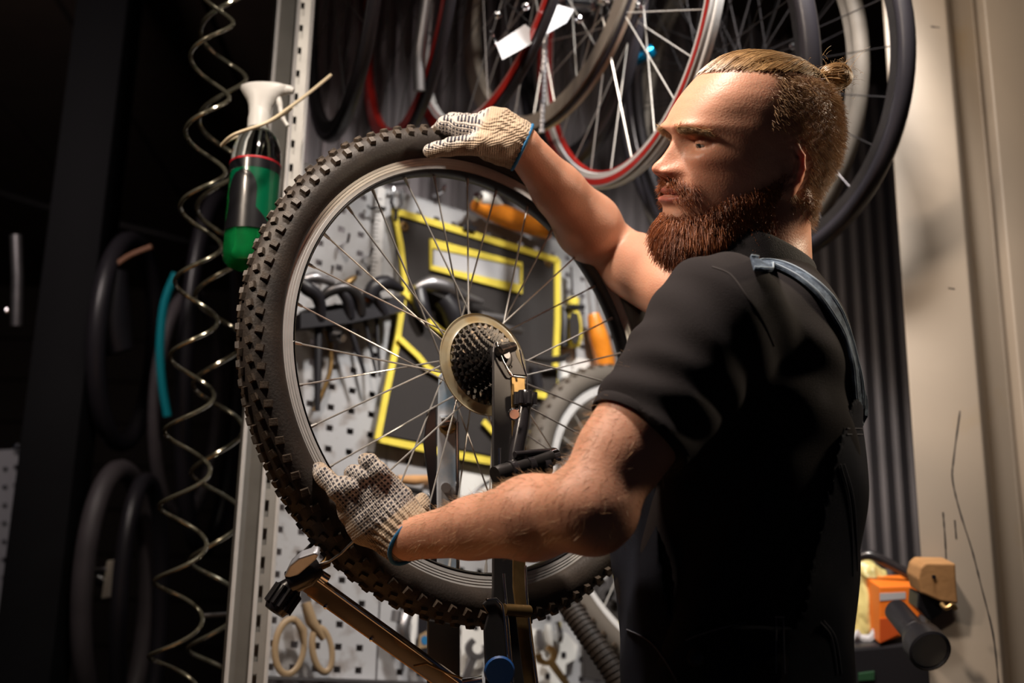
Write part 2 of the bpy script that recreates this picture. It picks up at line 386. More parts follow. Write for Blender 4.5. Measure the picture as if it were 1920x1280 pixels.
def ear_field(f, u, l, s):
    # ear centred in head axes, tilted outwards
    c = (.000, hu(316), .0705); l = l * s
    x, y, z = f - c[0], u - c[1], l - c[2]
    ca, sa = math.cos(.45), -math.sin(.45)
    x2 = x * ca + z * sa; z2 = -x * sa + z * ca                                     # x2 forward in ear plane, z2 outwards
    ct, st_ = math.cos(.16), math.sin(.16); x3 = x2 * ct - y * st_; y3 = x2 * st_ + y * ct
    rim = None
    pts = [(.010, -.001), (.0135, .010), (.010, .022), (.0, .0275), (-.011, .024), (-.0165, .012), (-.0155, -.002), (-.010, -.014), (-.001, -.022), (.006, -.026)]
    for (a, b), (c_, d_) in zip(pts[:-1], pts[1:]):
        q = cap((x3, y3, z2), (a, b, .001 if b > -.01 else -.001), (c_, d_, .001 if d_ > -.01 else -.001), .0030, .0030); rim = q if rim is None else smin(rim, q, .002)
    anti = None
    pts = [(.006, .016), (-.005, .017), (-.0095, .008), (-.0085, -.003), (-.003, -.011), (.004, -.013)]
    for (a, b), (c_, d_) in zip(pts[:-1], pts[1:]):
        q = cap((x3, y3, z2), (a, b, 0), (c_, d_, 0), .0026, .0026); anti = q if anti is None else smin(anti, q, .002)
    pl = ell((x3, y3, z2), (-.002, 0, -.006), (.0165, .026, .0045))
    lobe = ell((x3, y3, z2), (.003, -.0245, -.002), (.0075, .0085, .0038))
    tr = ell((x3, y3, z2), (.0125, -.003, .001), (.0035, .0065, .004))
    base = ell((x3, y3, z2), (.004, .0, -.012), (.013, .02, .011))
    d = smin(pl, base, .006); d = smin(d, rim, .003); d = smin(d, anti, .0025); d = smin(d, lobe, .005); return smin(d, tr, .003)
NK0, NK1 = Vw(1432, 385, 1.535), Vw(1418, 560, 1.50)
def skin_head():
    h = .00145
    X, org = grid((-.125, -.20, -.092), (.16, .135, .096), h); f, u, l = X
    d = head_field(f, u, l)
    # under-jaw hollow and neck
    a, b = v2h(NK0), v2h(NK1)
    nk = cap(X, a, b, .0545, .066)
    d = smin(d, nk, .022)
    stm = cap(X, (a[0] - .015, hu(385), .058), v2h(Vw(1345, 530, 1.47)), .012, .012); d = smin(d, stm, .02)
    for s in (1, -1):
        d = smin(d, ear_field(f, u, l, s), .0035)
        lid = ell((f, u, l), (EYE_F - .0005, EYE_U, s * EYE_L), (.0129, .0125, .0136))
        d = smin(d, lid, .003)
        slit = ell((f, u, l), (EYE_F + .013, EYE_U - .0038, s * (EYE_L + .001)), (.010, .0015, .0125))
        d = smax(d, -slit, .0012)
        nost = ell((f, u, l), (.1215, hu(342), s * .0075), (.0055, .0045, .0034)); d = smax(d, -nost, .0015)
    V, Fq = surface_net(d, org, h)
    return V, Fq
def np_mesh(name, V, Fq, flip=False):
    me = bpy.data.meshes.new(name); nV, nF = len(V), len(Fq)
    if flip: Fq = Fq[:, ::-1]
    me.vertices.add(nV); me.vertices.foreach_set('co', np.ascontiguousarray(V, np.float32).ravel())
    me.loops.add(nF * 4); me.loops.foreach_set('vertex_index', np.ascontiguousarray(Fq, np.int32).ravel())
    me.polygons.add(nF); me.polygons.foreach_set('loop_start', np.arange(0, nF * 4, 4, dtype=np.int32)); me.update(calc_edges=True); me.shade_smooth(); me.validate(); return me
A2W = np.array(V2W)
def v2w_np(V): return V @ A2W[:3, :3].T + A2W[:3, 3]
HB = np.array([HF, HU, HL])
def h2v_np(V): return V @ HB + np.array(HO)
def w2v_np(V): return (V - A2W[:3, 3]) @ A2W[:3, :3]
# torso -----------------------------------------------------------------------
psi = math.radians(10)
TF = Vector((-math.cos(psi), 0, math.sin(psi))); TF = (TF - UPV * TF.dot(UPV)).normalized(); TL = TF.cross(UPV); TL = TL if TL.z < 0 else -TL
TB = Vw(1420, 500, 1.53)                                  # base of the neck
def tpos(py): # height below the neck for an image row
    z = 1.53
    for _ in range(4):
        v = Vw(1400, py, z); s = (v - TB).dot(UPV); z = 1.53 + s * UPV.z / 1.0
    return s, z
TT = []
for py, cx, hw, b in [(470, 1445, 72, .065), (520, 1442, 84, .070), (540, 1438, 104, .088), (566, 1430, 130, .112), (594, 1420, 152, .136), (630, 1412, 178, .162), (700, 1402, 199, .176), (800, 1397, 211, .170), (950, 1385, 225, .163), (1080, 1376, 223, .158), (1200, 1378, 203, .158), (1300, 1385, 212, .165), (1420, 1395, 228, .172), (1700, 1400, 240, .175)]:
    s, z = tpos(py); v = Vw(cx, py, z); rel = v - TB - UPV * s
    a = math.sqrt(max((hw / F_PX * z) ** 2 - (b * math.sin(psi)) ** 2, .0009)) / math.cos(psi)
    TT.append((s, rel.dot(TF), a, b))
TX, (TTc, TTa, TTb) = dense(TT, .012)
def torso_field(X, grow=0.):
    p = [X[i] - TB[i] for i in range(3)]
    dot = lambda v: p[0] * v[0] + p[1] * v[1] + p[2] * v[2]
    s, f, l = dot(UPV), dot(TF), dot(TL)
    c, a, b = [np.interp(s, TX, t) for t in (TTc, TTa, TTb)]
    a = a + grow; b = b + grow
    ex = 2.4
    r = ((np.abs(f - c) / a) ** ex + (np.abs(l) / b) ** ex) ** (1 / ex)
    return (r - 1) * np.minimum(a, b) * .9, s, f, l
SL, EL, WL = Vw(1338, 620, 1.345), Vw(1097, 953, 1.252), Vw(768, 1010, 1.415)
SR, ER, WR = Vw(1350, 585, 1.70), Vw(1148, 478, 1.86), Vw(975, 270, 1.70)
HLp, HRp = Vw(705, 950, 1.45), Vw(905, 255, 1.70)
def arm(X, s, e, w, hnd, k, side):
    e1 = e + (w - e) * .28
    d = cap(X, s, e, .050, .040 * k)
    d = smin(d, cap(X, s + (e - s) * .35 + Vector((-.006, -.008, 0)), s + (e - s) * .72 + Vector((-.004, -.006, 0)), .043 * k, .039 * k), .018)
    d = smin(d, cap(X, e + (w - e) * .0, e1, .037 * k, .0415 * k), .014)
    d = smin(d, cap(X, e1, e + (w - e) * .62, .0415 * k, .031 * k), .014)
    d = smin(d, cap(X, e + (w - e) * .6, w, .031 * k, .0228 * k), .014)
    d = smin(d, cap(X, w, hnd, .0228 * k, .020), .006)
    return d
def skin_body_parts():
    out = []
    V, Fq = skin_head(); V = h2v_np(V); out.append((V, Fq, 'head'))
    h = .0025
    X, org = grid((-.20, -.10, 1.19), (.32, .31, 1.50), h)
    d = arm(X, SL, EL, WL, HLp, 1.0, 1)
    d = smin(d, cap(X, EL + Vector((.012, .012, -.006)), EL + Vector((.02, .006, -.004)), .030, .030), .02)
    X2 = X; V, Fq = surface_net(d, org, h); out.append((V, Fq, 'armL'))
    X, org = grid((-.09, -.33, 1.60), (.34, .08, 1.95), h)
    d = arm(X, SR, ER, WR, HRp, 1.10, -1)
    V, Fq = surface_net(d, org, h); out.append((V, Fq, 'armR'))
    h = .005
    X, org = grid((.10, -.12, 1.26), (.46, .75, 1.74), h)
    d, s, f, l = torso_field(X, -.014); d = np.maximum(d, s + .02)
    V, Fq = surface_net(d, org, h); out.append((V, Fq, 'torso'))
    return out
parts = skin_body_parts()
allV, allF, cols, n0 = [], [], [], 0
SKIN = np.array((.60, .295, .19))
headV = None
for V, Fq, nm in parts:
    c = np.tile(SKIN, (len(V), 1))
    if nm == 'head':
        hv = (V - np.array(HO)) @ HB.T; f, u, l = hv.T; al = np.abs(l)
        nz = np.sin(f * 210 + 3 * np.sin(u * 160)) * np.sin(u * 190 + 2) * .5 + .5
        red = ga(u - hu(330), .012) * ga(l, .022) * (f > .09) * .6 + ga(np.hypot(u - hu(318), al - .047), .024) * (f > .04) * .45 + (al > .073) * .35 * ga(u - hu(316), .035)
        c = c * (1 - red[:, None] * np.array((.05, .28, .34)))
        lip = sstep(.027, .020, al) * ((ga(u - hu(363), .0042) + ga(u - hu(380), .0050)).clip(0, 1)) * (f > .085)
        c = c * (1 - lip[:, None]) + lip[:, None] * np.array((.42, .13, .10))
        c = c * (1 - .10 * nz[:, None])
        # stubble tint on scalp and beard skin under the hair
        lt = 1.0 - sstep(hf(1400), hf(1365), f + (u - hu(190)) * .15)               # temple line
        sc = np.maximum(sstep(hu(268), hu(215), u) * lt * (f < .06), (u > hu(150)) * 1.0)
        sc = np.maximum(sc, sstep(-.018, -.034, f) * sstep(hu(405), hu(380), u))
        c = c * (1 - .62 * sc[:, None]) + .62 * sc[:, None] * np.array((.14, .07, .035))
        bd = sstep(hu(345), hu(375), u + (f - .05) * .5) * sstep(-.012, .008, f) * (1 - lip)
        c = c * (1 - .6 * bd[:, None]) + .6 * bd[:, None] * np.array((.20, .06, .025))
        head_local = hv; headV = V; headF = Fq
    allV.append(V); allF.append(Fq + n0); cols.append(c); n0 += len(V)
Vb = np.concatenate(allV); Fb = np.concatenate(allF); Cb = np.concatenate(cols)
DETV = 1 if R3.determinant() > 0 else -1
DETH = 1 if np.linalg.det(HB) > 0 else -1
# fix windings per island so that normals point outward in the world
nH = len(parts[0][1])
Fb2 = Fb.copy()
if DETH * DETV < 0: Fb2[:nH] = Fb2[:nH][:, ::-1]
if DETV < 0: Fb2[nH:] = Fb2[nH:][:, ::-1]
def skin_mat():
    m = mat('skin', (.6, .33, .22), .46, 0, attr='tint', sss=.35, bump=.22, bscale=420, noise=.10, nscale=28)
    return m
M['skin'] = skin_mat()
person = thing('person', W(Vw(1400, 1280, 1.42)) * 1, 'bearded man with a hair bun, in dark tee and dungarees, holding the big wheel', 'person')
person.location.z = 0
person.matrix_world = Matrix.Translation(person.location)
def add_col(me, C):
    a = me.color_attributes.new('tint', 'FLOAT_COLOR', 'POINT'); a.data.foreach_set('color', np.concatenate([C, np.ones((len(C), 1))], 1).astype(np.float32).ravel())
me = np_mesh('body', v2w_np(Vb), Fb2); add_col(me, Cb)
body = link('body', me, person, M['skin'])
# eyes
meye = mat('shaded_eye_white', (.32, .27, .24), .2, coat=.6); mir = mat('iris', (.015, .018, .016), .15, coat=.6)  # eye white darkened to stand in for the shade of the socket
for s in (1, -1):
    c = W(h2v((EYE_F, EYE_U, s * EYE_L))); g = (R3 @ (HF * .93 - HU * .22 + HL * .0)).normalized()
    e = MB().lathe([(.0119 * math.sin(t), .0119 * math.cos(t)) for t in np.linspace(0, PI, 14)], 20, frame(c, g)).build('eye', meye, person)
    MB().lathe([(.0122 * math.sin(t), .0122 * math.cos(t)) for t in np.linspace(0, .5, 6)], 20, frame(c, g)).build('iris', mir, e)
# ------------------------------------------------------------------ hair
def vnormals(V, Fq, flip):
    n = np.zeros_like(V); e = np.cross(V[Fq[:, 2]] - V[Fq[:, 0]], V[Fq[:, 3]] - V[Fq[:, 1]]) * (-1 if flip else 1)
    for k in range(4): np.add.at(n, Fq[:, k], e)
    return n / np.maximum(np.linalg.norm(n, axis=1)[:, None], 1e-12)
HLN = vnormals(head_local, headF, False)
cc = head_local.mean(0)
if ((head_local - cc) * HLN).sum(1).mean() < 0: HLN = -HLN
def strands(name, roots, pathfn, segs, rad, mt, parent, taper=.3):
    """roots (n,3) head-local; pathfn -> (n, segs+1, 3) head-local points; three-sided strands as one mesh"""
    Pn = pathfn; n, m_, _ = Pn.shape
    Pv = Pn.reshape(-1, 3); Pv = h2v_np(Pv); Pw = v2w_np(Pv).reshape(n, m_, 3)
    T = np.gradient(Pw, axis=1); T /= np.maximum(np.linalg.norm(T, axis=2, keepdims=True), 1e-9)
    ref = np.array((.31, .47, .83)); A = np.cross(T, ref); A /= np.maximum(np.linalg.norm(A, axis=2, keepdims=True), 1e-9); B = np.cross(T, A)
    rr = rad * (1 - (1 - taper) * np.linspace(0, 1, m_))[None, :, None] * (.75 + .5 * rng.random((n, 1, 1)))
    ring = np.stack([Pw + rr * (A * math.cos(t) + B * math.sin(t)) for t in (0, 2.094, 4.189)], 2)     # n,m,3,3
    V = ring.reshape(-1, 3); base = (np.arange(n) * m_ * 3)[:, None, None] + (np.arange(m_ - 1) * 3)[None, :, None] + np.arange(3)[None, None, :]
    nx = (np.arange(n) * m_ * 3)[:, None, None] + (np.arange(m_ - 1) * 3)[None, :, None] + np.array((1, 2, 0))[None, None, :]
    Fq = np.stack([base, nx, nx + 3, base + 3], -1).reshape(-1, 4)
    me = np_mesh(name, V, Fq); o = link(name, me, parent, mt)
    return o
def hair_mat(name, c1, c2, rough=.38):
    m = bpy.data.materials.new(name); m.use_nodes = True; nt = m.node_tree; b = nt.nodes['Principled BSDF']
    g = nt.nodes.new('ShaderNodeNewGeometry'); mx = nt.nodes.new('ShaderNodeMix'); mx.data_type = 'RGBA'
    mx.inputs[6].default_value = (*c1, 1); mx.inputs[7].default_value = (*c2, 1)
    nt.links.new(g.outputs['Random Per Island'], mx.inputs[0]); nt.links.new(mx.outputs[2], b.inputs['Base Color'])
    b.inputs['Roughness'].default_value = rough; b.inputs['Specular IOR Level'].default_value = .6; return m
M['hair'] = hair_mat('blond_hair', (.20, .105, .042), (.50, .31, .14)); M['hair_short'] = hair_mat('short_hair', (.22, .12, .055), (.50, .31, .16))
M['beard'] = hair_mat('ginger_beard', (.16, .04, .012), (.42, .13, .035))
f, u, l = head_local.T; al = np.abs(l)
def pick(mask, n):
    w = np.clip(mask, 0, None).astype(float); w /= w.sum(); i = rng.choice(len(w), n, p=w); return head_local[i] + rng.normal(0, .0005, (n, 3)), HLN[i]
# short sides and back
temple = sstep(hf(1372), hf(1402), f + (u - hu(200)) * .12)
low = np.where(f > -.005, sstep(hu(262), hu(235), u), sstep(hu(420), hu(395), u - (f + .05) * .25))
dens = temple * low * (u < hu(150)) * (np.hypot(f - 0, u - hu(316)) > .030)
root, nn = pick(dens, 15000)
ln = (.0045 + .004 * rng.random(len(root))) * np.where(root[:, 0] < -.05, 1.6, 1.0)
dirn = nn * .55 + np.array((-.35, -.75, 0)) + rng.normal(0, .22, nn.shape); dirn /= np.linalg.norm(dirn, axis=1)[:, None]
t = np.linspace(0, 1, 3)[None, :, None]
strands('short_hair', root, root[:, None] + dirn[:, None] * ln[:, None, None] * t, 2, .00030, M['hair_short'], person)
# long hair on top, combed back to the bun
BUN = np.array((hf(1520), hu(150), -.0))
hp_mask = ((u > hu(152) + (f < hf(1480)) * (hf(1480) - f) * -.25) & (f > hf(1535)))
root, nn = pick(hp_mask * 1.0, 6500)
m_ = 9; ts = np.linspace(0, 1, m_)
# each strand travels along the skull towards the knot; heights are kept just above the scalp
ang = root[:, 2] / .06
pth = np.zeros((len(root), m_, 3))
tt = ts[None, :]
pth[..., 0] = root[:, :1] * (1 - tt) + BUN[0] * tt
pth[..., 2] = root[:, 2:] * (1 - tt ** 1.6) + (BUN[2] + rng.normal(0, .004, (len(root), 1))) * tt ** 1.6
def skull_u(fv, lv):   # top of skull by bisection
    lo = np.full(fv.shape, hu(300)); hi = np.full(fv.shape, hu(108) - .0001)
    for _ in range(22):
        mid = (lo + hi) / 2; ins = head_field(fv, mid, lv, False) < 0; lo = np.where(ins, mid, lo); hi = np.where(ins, hi, mid)
    return lo
su = skull_u(pth[..., 0], pth[..., 2])
lift = (.0005 + .0038 * rng.random((len(root), 1))) * np.sin(np.clip(tt * 1.0 + .12, 0, 1) * PI * .92) ** .7
clump = np.sin(root[:, 2:] * 420 + root[:, :1] * 30) * .0016 + .0012 * np.sin(pth[..., 0] * 30 + root[:, 2:] * 300)
pth[..., 1] = su + .0015 + lift + clump * .6
pth[..., 2] += .0010 * np.sin(tt * 4 + root[:, :1] * 90)
strands('long_hair', root, pth, m_ - 1, .00042, M['hair'], person, .7)
# scalp cap below the long hair
capm = ((u > hu(150)))
# bun
n = 1500; th0 = rng.random(n) * 2 * PI; m_ = 16; tt = np.linspace(0, 1, m_)[None, :]
rt = .0052 * np.sqrt(rng.random((n, 1))); ph = rng.random((n, 1)) * 2 * PI
big = .0118 + rng.normal(0, .0012, (n, 1)); A_ = th0[:, None] + tt * (2.4 + 1.5 * rng.random((n, 1)))
sw = ph + tt * 2.0
bx = (big + rt * np.cos(sw)) * np.cos(A_) * 1.15; by = (big + rt * np.cos(sw)) * np.sin(A_) * .92; bz = rt * np.sin(sw) * 1.6
bc = np.array((hf(1556), hu(139), .012))
pth = np.stack([bc[0] + bx, bc[1] + by - bx * .1, bc[2] + bz], -1)
strands('hair_bun', None, pth, m_ - 1, .00042, M['hair'], person, .8)
n = 260; r0 = bc + rng.normal(0, 1, (n, 3)) * np.array((.012, .01, .006)); dr = rng.normal(0, 1, (n, 3)) * np.array((.8, .8, .5)) + np.array((-.3, .6, 0)); ln = .006 + .014 * rng.random((n, 1, 1))
ts3 = np.linspace(0, 1, 5)[None, :, None]
strands('loose_hair', None, r0[:, None] + dr[:, None] * .7 * ln * ts3 + np.array((0, -1, 0)) * ln * ts3 ** 2 * .5, 4, .00022, M['hair'], person, .5)
n = 1400; a_ = rng.random((n, 1)); tt = np.linspace(0, 1, 6)[None, :]
p0 = np.array((hf(1500), hu(152), .010)); p1 = bc
pth = p0 + (p1 - p0) * tt[..., None] + (rng.normal(0, .0045, (n, 1, 3))) * (1.2 - .5 * np.sin(tt[..., None] * PI))
pth[..., 1] += .003 * np.sin(tt * PI)
strands('hair_tie', None, pth, 5, .0004, M['hair'], person, .9)
# beard
lineU = np.interp(f, [hf(1470), hf(1440), hf(1418), hf(1385), hf(1350), hf(1320), hf(1300), hf(1275), hf(1240)], [hu(285), hu(288), hu(318), hu(340), hu(356), hu(370), hu(385), hu(400), hu(402)])
bm_ = sstep(-.002, .012, lineU - u) ** 1.5 * sstep(-.006, .010, f - .004 + (u - hu(330)) * .22) * (u > hu(478)) * np.where(u > hu(335), .55, 1) * np.where((u < hu(445)) & (f < .035), 0, 1)
bm_ = bm_ * (1 - .85 * ga(l, .012) * ga(u - hu(395), .0075)) * (1 - .0)
tight = sstep(hu(380), hu(425), u)
root, nn = pick(bm_ * (nn_ok := (HLN[:, 1] < .75)) , 15000)
tt4 = np.linspace(0, 1, 5)
chin = sstep(.045, .085, root[:, 0]) * sstep(hu(398), hu(425), root[:, 1]); jaw = sstep(.0, .05, root[:, 0])
ln = .006 + .004 * jaw + .017 * chin; ln = ln * (.6 + .5 * rng.random(len(root)))
d0 = nn * np.array((.9, .7, .9)) + np.array((.0, -.65, 0)) + rng.normal(0, .25, nn.shape); d0 /= np.linalg.norm(d0, axis=1)[:, None]
g_ = np.array((-.12, -1.0, 0)); curl = rng.normal(0, .0012, (len(root), 1, 3)) * np.sin(tt4 * 5)[None, :, None]
pth = root[:, None] + ln[:, None, None] * (d0[:, None] * tt4[None, :, None] * .75 + g_ * (tt4 ** 2)[None, :, None] * .55) + curl
strands('beard', root, pth, 4, .00034, M['beard'], person, .5)
# moustache and brows
ms = ga(u - hu(352) - 0 * u, .0045) * sstep(.034, .020, al) * (f > .085) * (al > .002) + ga(np.hypot(al - .029, (u - hu(368)) * .7), .007) * (f > .07)
root, nn = pick(ms, 1300); ln = .006 + .004 * rng.random(len(root)); sg = np.sign(root[:, 2])
d0 = nn * .45 + np.stack([np.full(len(root), -.1), np.full(len(root), -.7), sg * .65], 1) + rng.normal(0, .15, nn.shape); d0 /= np.linalg.norm(d0, axis=1)[:, None]
strands('moustache', root, root[:, None] + d0[:, None] * ln[:, None, None] * t, 2, .00027, M['beard'], person)
bw = ga(u - hu(254) + np.abs(al - .03) * .12 + (al - .03) * .10, .0036) * sstep(.052, .044, al) * sstep(.010, .015, al) * (f > .05)
root, nn = pick(bw, 1700); ln = .005 + .004 * rng.random(len(root)); sg = np.sign(root[:, 2])
d0 = nn * .5 + np.stack([np.full(len(root), -.35), np.full(len(root), .12), sg * .8], 1) + rng.normal(0, .15, nn.shape); d0 /= np.linalg.norm(d0, axis=1)[:, None]
strands('eyebrows', root, root[:, None] + d0[:, None] * ln[:, None, None] * t, 2, .00026, M['hair'], person)
# ------------------------------------------------------------------ clothes
M['tee'] = mat('dark_jersey', (.019, .015, .016), .9, bump=.35, bscale=1100, spec=.25)
M['denim'] = mat('dark_denim', (.005, .006, .012), .8, bump=.5, bscale=1400, color2=(.012, .014, .024), nscale=12, spec=.2)
M['denim_worn'] = mat('worn_denim', (.06, .085, .13), .8, bump=.6, bscale=1200, color2=(.20, .27, .36), nscale=120, thr=(.45, .7))
M['thread'] = mat('seam_thread', (.10, .10, .12), .8)
h = .0032
def sleeve(X, s, e, r0, r1, t1):
    hem = s + (e - s) * t1; d = cap(X, s + (s - e) * .05, hem + (e - s) * .12, r0, r1)
    ax = (e - s).normalized(); pl = sum((X[i] - hem[i]) * ax[i] for i in range(3))
    inn = cap(X, s, e, r0 - .006, r1 - .004)
    d = np.maximum(d, pl); return d, pl, inn
HEML = .605
def tee_field(X):
    d, s, f, l = torso_field(X, .0)
    for px, py, z, r in [(1385, 572, 1.415, .044), (1400, 570, 1.62, .05), (1360, 585, 1.50, .06)]:
        d = smin(d, ell(X, Vw(px, py, z), (r, r * .75, r)), .04)
    # folds
    fold = .0035 * np.sin(60 * f + 38 * s + 3 * np.sin(30 * l)) * sstep(.0, .25, -s) + .003 * np.sin(75 * s - 40 * f) * ga(s + .16, .1)
    d = d + fold * .8
    sl, pl, inn = sleeve(X, SL, EL, .0735, .0535, HEML)
    ax = (EL - SL).normalized(); q = sum((X[i] - SL[i]) * ax[i] for i in range(3))
    sl = sl + .0022 * np.sin(q * 150 + 40 * (X[0] * .7 + X[1]) ) * sstep(.02, .12, q) + .002 * np.sin(q * 90 - 60 * X[0])
    sr, plr, innr = sleeve(X, SR, ER, .070, .058, .40)
    d = smin(d, sl, .018); d = smin(d, sr, .02)
    # cut open the sleeve ends
    # neck opening
    a, b = NK0, Vw(1418, 560, 1.50)
    d = np.maximum(d, -(cap(X, a, Vw(1424, 505, 1.515), .057, .062)))
    d = np.maximum(d, s + .018)
    return d
X, org = grid((.03, -.14, 1.20), (.47, .62, 1.86), h)
V, Fq = surface_net(tee_field(X), org, h)
if DETV < 0: Fq = Fq[:, ::-1]
teeme = np_mesh('t_shirt', v2w_np(V), Fq); tee = link('t_shirt', teeme, person, M['tee'])
teeBVH = BVHTree.FromPolygons([tuple(v) for v in v2w_np(V)], Fq.tolist())
def snap(p, off):
    q, n, _, _ = teeBVH.find_nearest(p)
    if n.dot(p - q) < 0: n = n * 1
    c = W(Vw(1405, 700, 1.5)); 
    if n.dot(q - c) < 0 and (q - c).length > .1: n = -n
    return q + n * off, n
# collar
a, b = NK0, Vw(1418, 560, 1.50)
cax = Vector((-.50, 1, .0)).normalized(); cc_ = Vw(1424, 474, 1.517)
cm = MB(); Mc = V2W @ frame(cc_, -cax, (1, 0, 0))
cm.lathe([(.0610, .014), (.0635, .0155), (.0675, .012), (.0710, -.006), (.078, -.030), (.074, -.030), (.0650, -.006)], 64, Mc, closed=True)
col_o = cm.build('collar', mat('collar_rib', (.016, .014, .017), .8, bump=.4, bscale=900), person)
# hem rolls
for (s_, e_, r_, t_) in ((SL, EL, .0525, HEML),):
    hc = s_ + (e_ - s_) * t_; rad = .0558
    hm = MB(); hm.lathe([(rad - .001 + .0022 * math.cos(t), .006 + .0075 * math.sin(t)) for t in np.linspace(0, 2 * PI, 10)[:-1]], 56, V2W @ frame(hc, -(e_ - s_)), closed=True)
    hm.build('sleeve_hem', M['tee'], person)
# dungarees: lower body, sides and back panel
def dung_field(X):
    d, s, f, l = torso_field(X, .0045)
    d = d + .0025 * np.sin(45 * s + 30 * f + 2 * np.sin(25 * l))
    # the top edge: high at the back (strap yoke), low under the arm, high again at the bib
    c = np.interp(s, TX, TTc); ff = f - c
    backt = sstep(-.055, -.118, ff); fr = sstep(.055, .10, ff)
    top = -.43 + backt * .245 + fr * .20
    d = np.maximum(d, (s - top) * .5)
    return np.maximum(d, -(s + .95))
h2_ = .004
X, org = grid((.03, .05, 1.10), (.47, .98, 1.72), h2_)
V, Fq = surface_net(dung_field(X), org, h2_)
if DETV < 0: Fq = Fq[:, ::-1]
dng = link('dungarees', np_mesh('dungarees', v2w_np(V), Fq), person, M['denim'])
dBVH = BVHTree.FromPolygons([tuple(v) for v in v2w_np(V)], Fq.tolist())
# legs and boots carry on below the frame
lg = MB()
for sd in (1, -1):
    hip = TB + UPV * (-.82) + TL * (.09 * sd); 
    hipw = W(hip); lg.tube([hipw, (hipw.x - .01, hipw.y, .5), (hipw.x, hipw.y, .09)], [.095, .075, .07], 20)
lg.build('trouser_legs', M['denim'], person)
for sd in (1, -1):
    hipw = W(TB + UPV * (-.82) + TL * (.09 * sd))
    MB().tube([(hipw.x + .05, hipw.y, .055), (hipw.x - .08, hipw.y, .055), (hipw.x - .19, hipw.y, .04)], [.05, .05, .035], 16).build('boot', M['black_plastic'], person)
# straps over the shoulders, snapped to the cloth
def snapray(p, off):
    d_ = (p - CAM).normalized(); q, n, _, _ = teeBVH.ray_cast(CAM, d_)
    if q is None: return snap(p, off)
    if n.dot(d_) > 0: n = -n
    return q + n * off, n
def ribbon(name, pts, w, th, mt, side_ref, off=.003, bvh=None, closed=False):
    ps = []
    for p in pts:
        q, n = (snapray if side_ref else snap)(p, off); ps.append((q, n))
    L_ = []; 
    for i in range(len(ps)):
        a = ps[max(0, i - 1)][0]; b = ps[min(len(ps) - 1, i + 1)][0]; t_ = (b - a).normalized(); n = ps[i][1]; sd = t_.cross(n).normalized(); L_.append((ps[i][0], n, sd))
    vs, fs = [], []
    for (q, n, sd) in L_: vs += [q - sd * w / 2, q + sd * w / 2, q + sd * w / 2 + n * th, q - sd * w / 2 + n * th]
    for i in range(len(L_) - 1):
        for k in range(4): fs.append((i * 4 + k, i * 4 + (k + 1) % 4, i * 4 + 4 + (k + 1) % 4, i * 4 + 4 + k))
    fs += [(0, 1, 2, 3), tuple(len(vs) - 4 + k for k in (3, 2, 1, 0))]
    o = MB().add(vs, fs).build(name, mt, person); return o, L_
def spline(pts, n):
    pts = [Vector(p) for p in pts]; out = []
    for i in range(len(pts) - 1):
        p0, p1, p2, p3 = pts[max(0, i - 1)], pts[i], pts[i + 1], pts[min(len(pts) - 1, i + 2)]
        for k in range(n):
            t = k / n; out.append(.5 * ((2 * p1) + (p2 - p0) * t + (2 * p0 - 5 * p1 + 4 * p2 - p3) * t * t + (3 * p1 - p0 - 3 * p2 + p3) * t ** 3))
    out.append(pts[-1]); return out
sp = [P(x, y, z) for x, y, z in [(1408, 499, 1.475), (1428, 501, 1.475), (1460, 504, 1.46), (1500, 524, 1.445), (1538, 556, 1.435), (1566, 597, 1.43), (1586, 650, 1.43), (1599, 710, 1.43), (1607, 780, 1.435)]]
st, LL = ribbon('shoulder_strap', spline(sp, 7), .022, .003, M['denim_worn'], 1, .0030)
for k in (-1, 1):
    MB().tube([q + sd * .0095 * k + n * .0042 for q, n, sd in LL], .0009, 5).build('strap_seam', mat('pale_thread', (.35, .42, .5), .8) if k < 0 else bpy.data.materials['pale_thread'], st)
sp2 = [P(x, y, z) for x, y, z in [(1400, 505, 1.60), (1450, 500, 1.59), (1520, 545, 1.56), (1580, 620, 1.53), (1612, 720, 1.50), (1618, 790, 1.47)]]
ribbon('shoulder_strap', spline(sp2, 6), .026, .0035, M['denim_worn'], None, .003)
# seams, pocket edges and button on the dungarees
def seam(name, px, r, mt, off=.002, zz=1.22):
    ps = []
    for p in spline([Vector((x, y, 0)) for x, y in px], 6):
        o = CAM; d_ = (P(p.x, p.y, 1.0) - o).normalized(); q = dBVH.ray_cast(o, d_)[0] 
        if q is None: q = teeBVH.ray_cast(o, d_)[0]
        if q is not None: ps.append(q - d_ * off)
    if len(ps) > 1: return MB().tube(ps, r, 5).build(name, mt, person)
for pts in ([(1286, 1200), (1310, 1190), (1350, 1178), (1400, 1166)], [(1455, 1157), (1455, 1262)], [(1468, 1157), (1471, 1262)], [(1452, 1157), (1471, 1157)], [(1538, 1166), (1560, 1196), (1570, 1262)], [(1544, 1163), (1567, 1196), (1578, 1262)],
            [(1175, 1180), (1215, 1200), (1245, 1235), (1270, 1278)], [(1588, 803), (1618, 803)], [(1588, 814), (1618, 814)], [(1576, 870), (1592, 930), (1598, 1000), (1600, 1080)]):
    seam('seam', pts, .0008, M['thread'])
seam('side_seam', [(1583, 870), (1600, 930), (1606, 1000), (1608, 1070)], .0008, M['thread'])
o_ = CAM; d_ = (P(1305, 1232, 1) - o_).normalized(); q = dBVH.ray_cast(o_, d_)
if q[0] is not None:
    MB().lathe([(0, .004), (.004, .004), (.0075, .003), (.009, 0), (.0085, -.002), (0, -.002)], 24, frame(q[0], q[1] if q[1].dot(d_) < 0 else -q[1])).build('button', M['gun'], person)
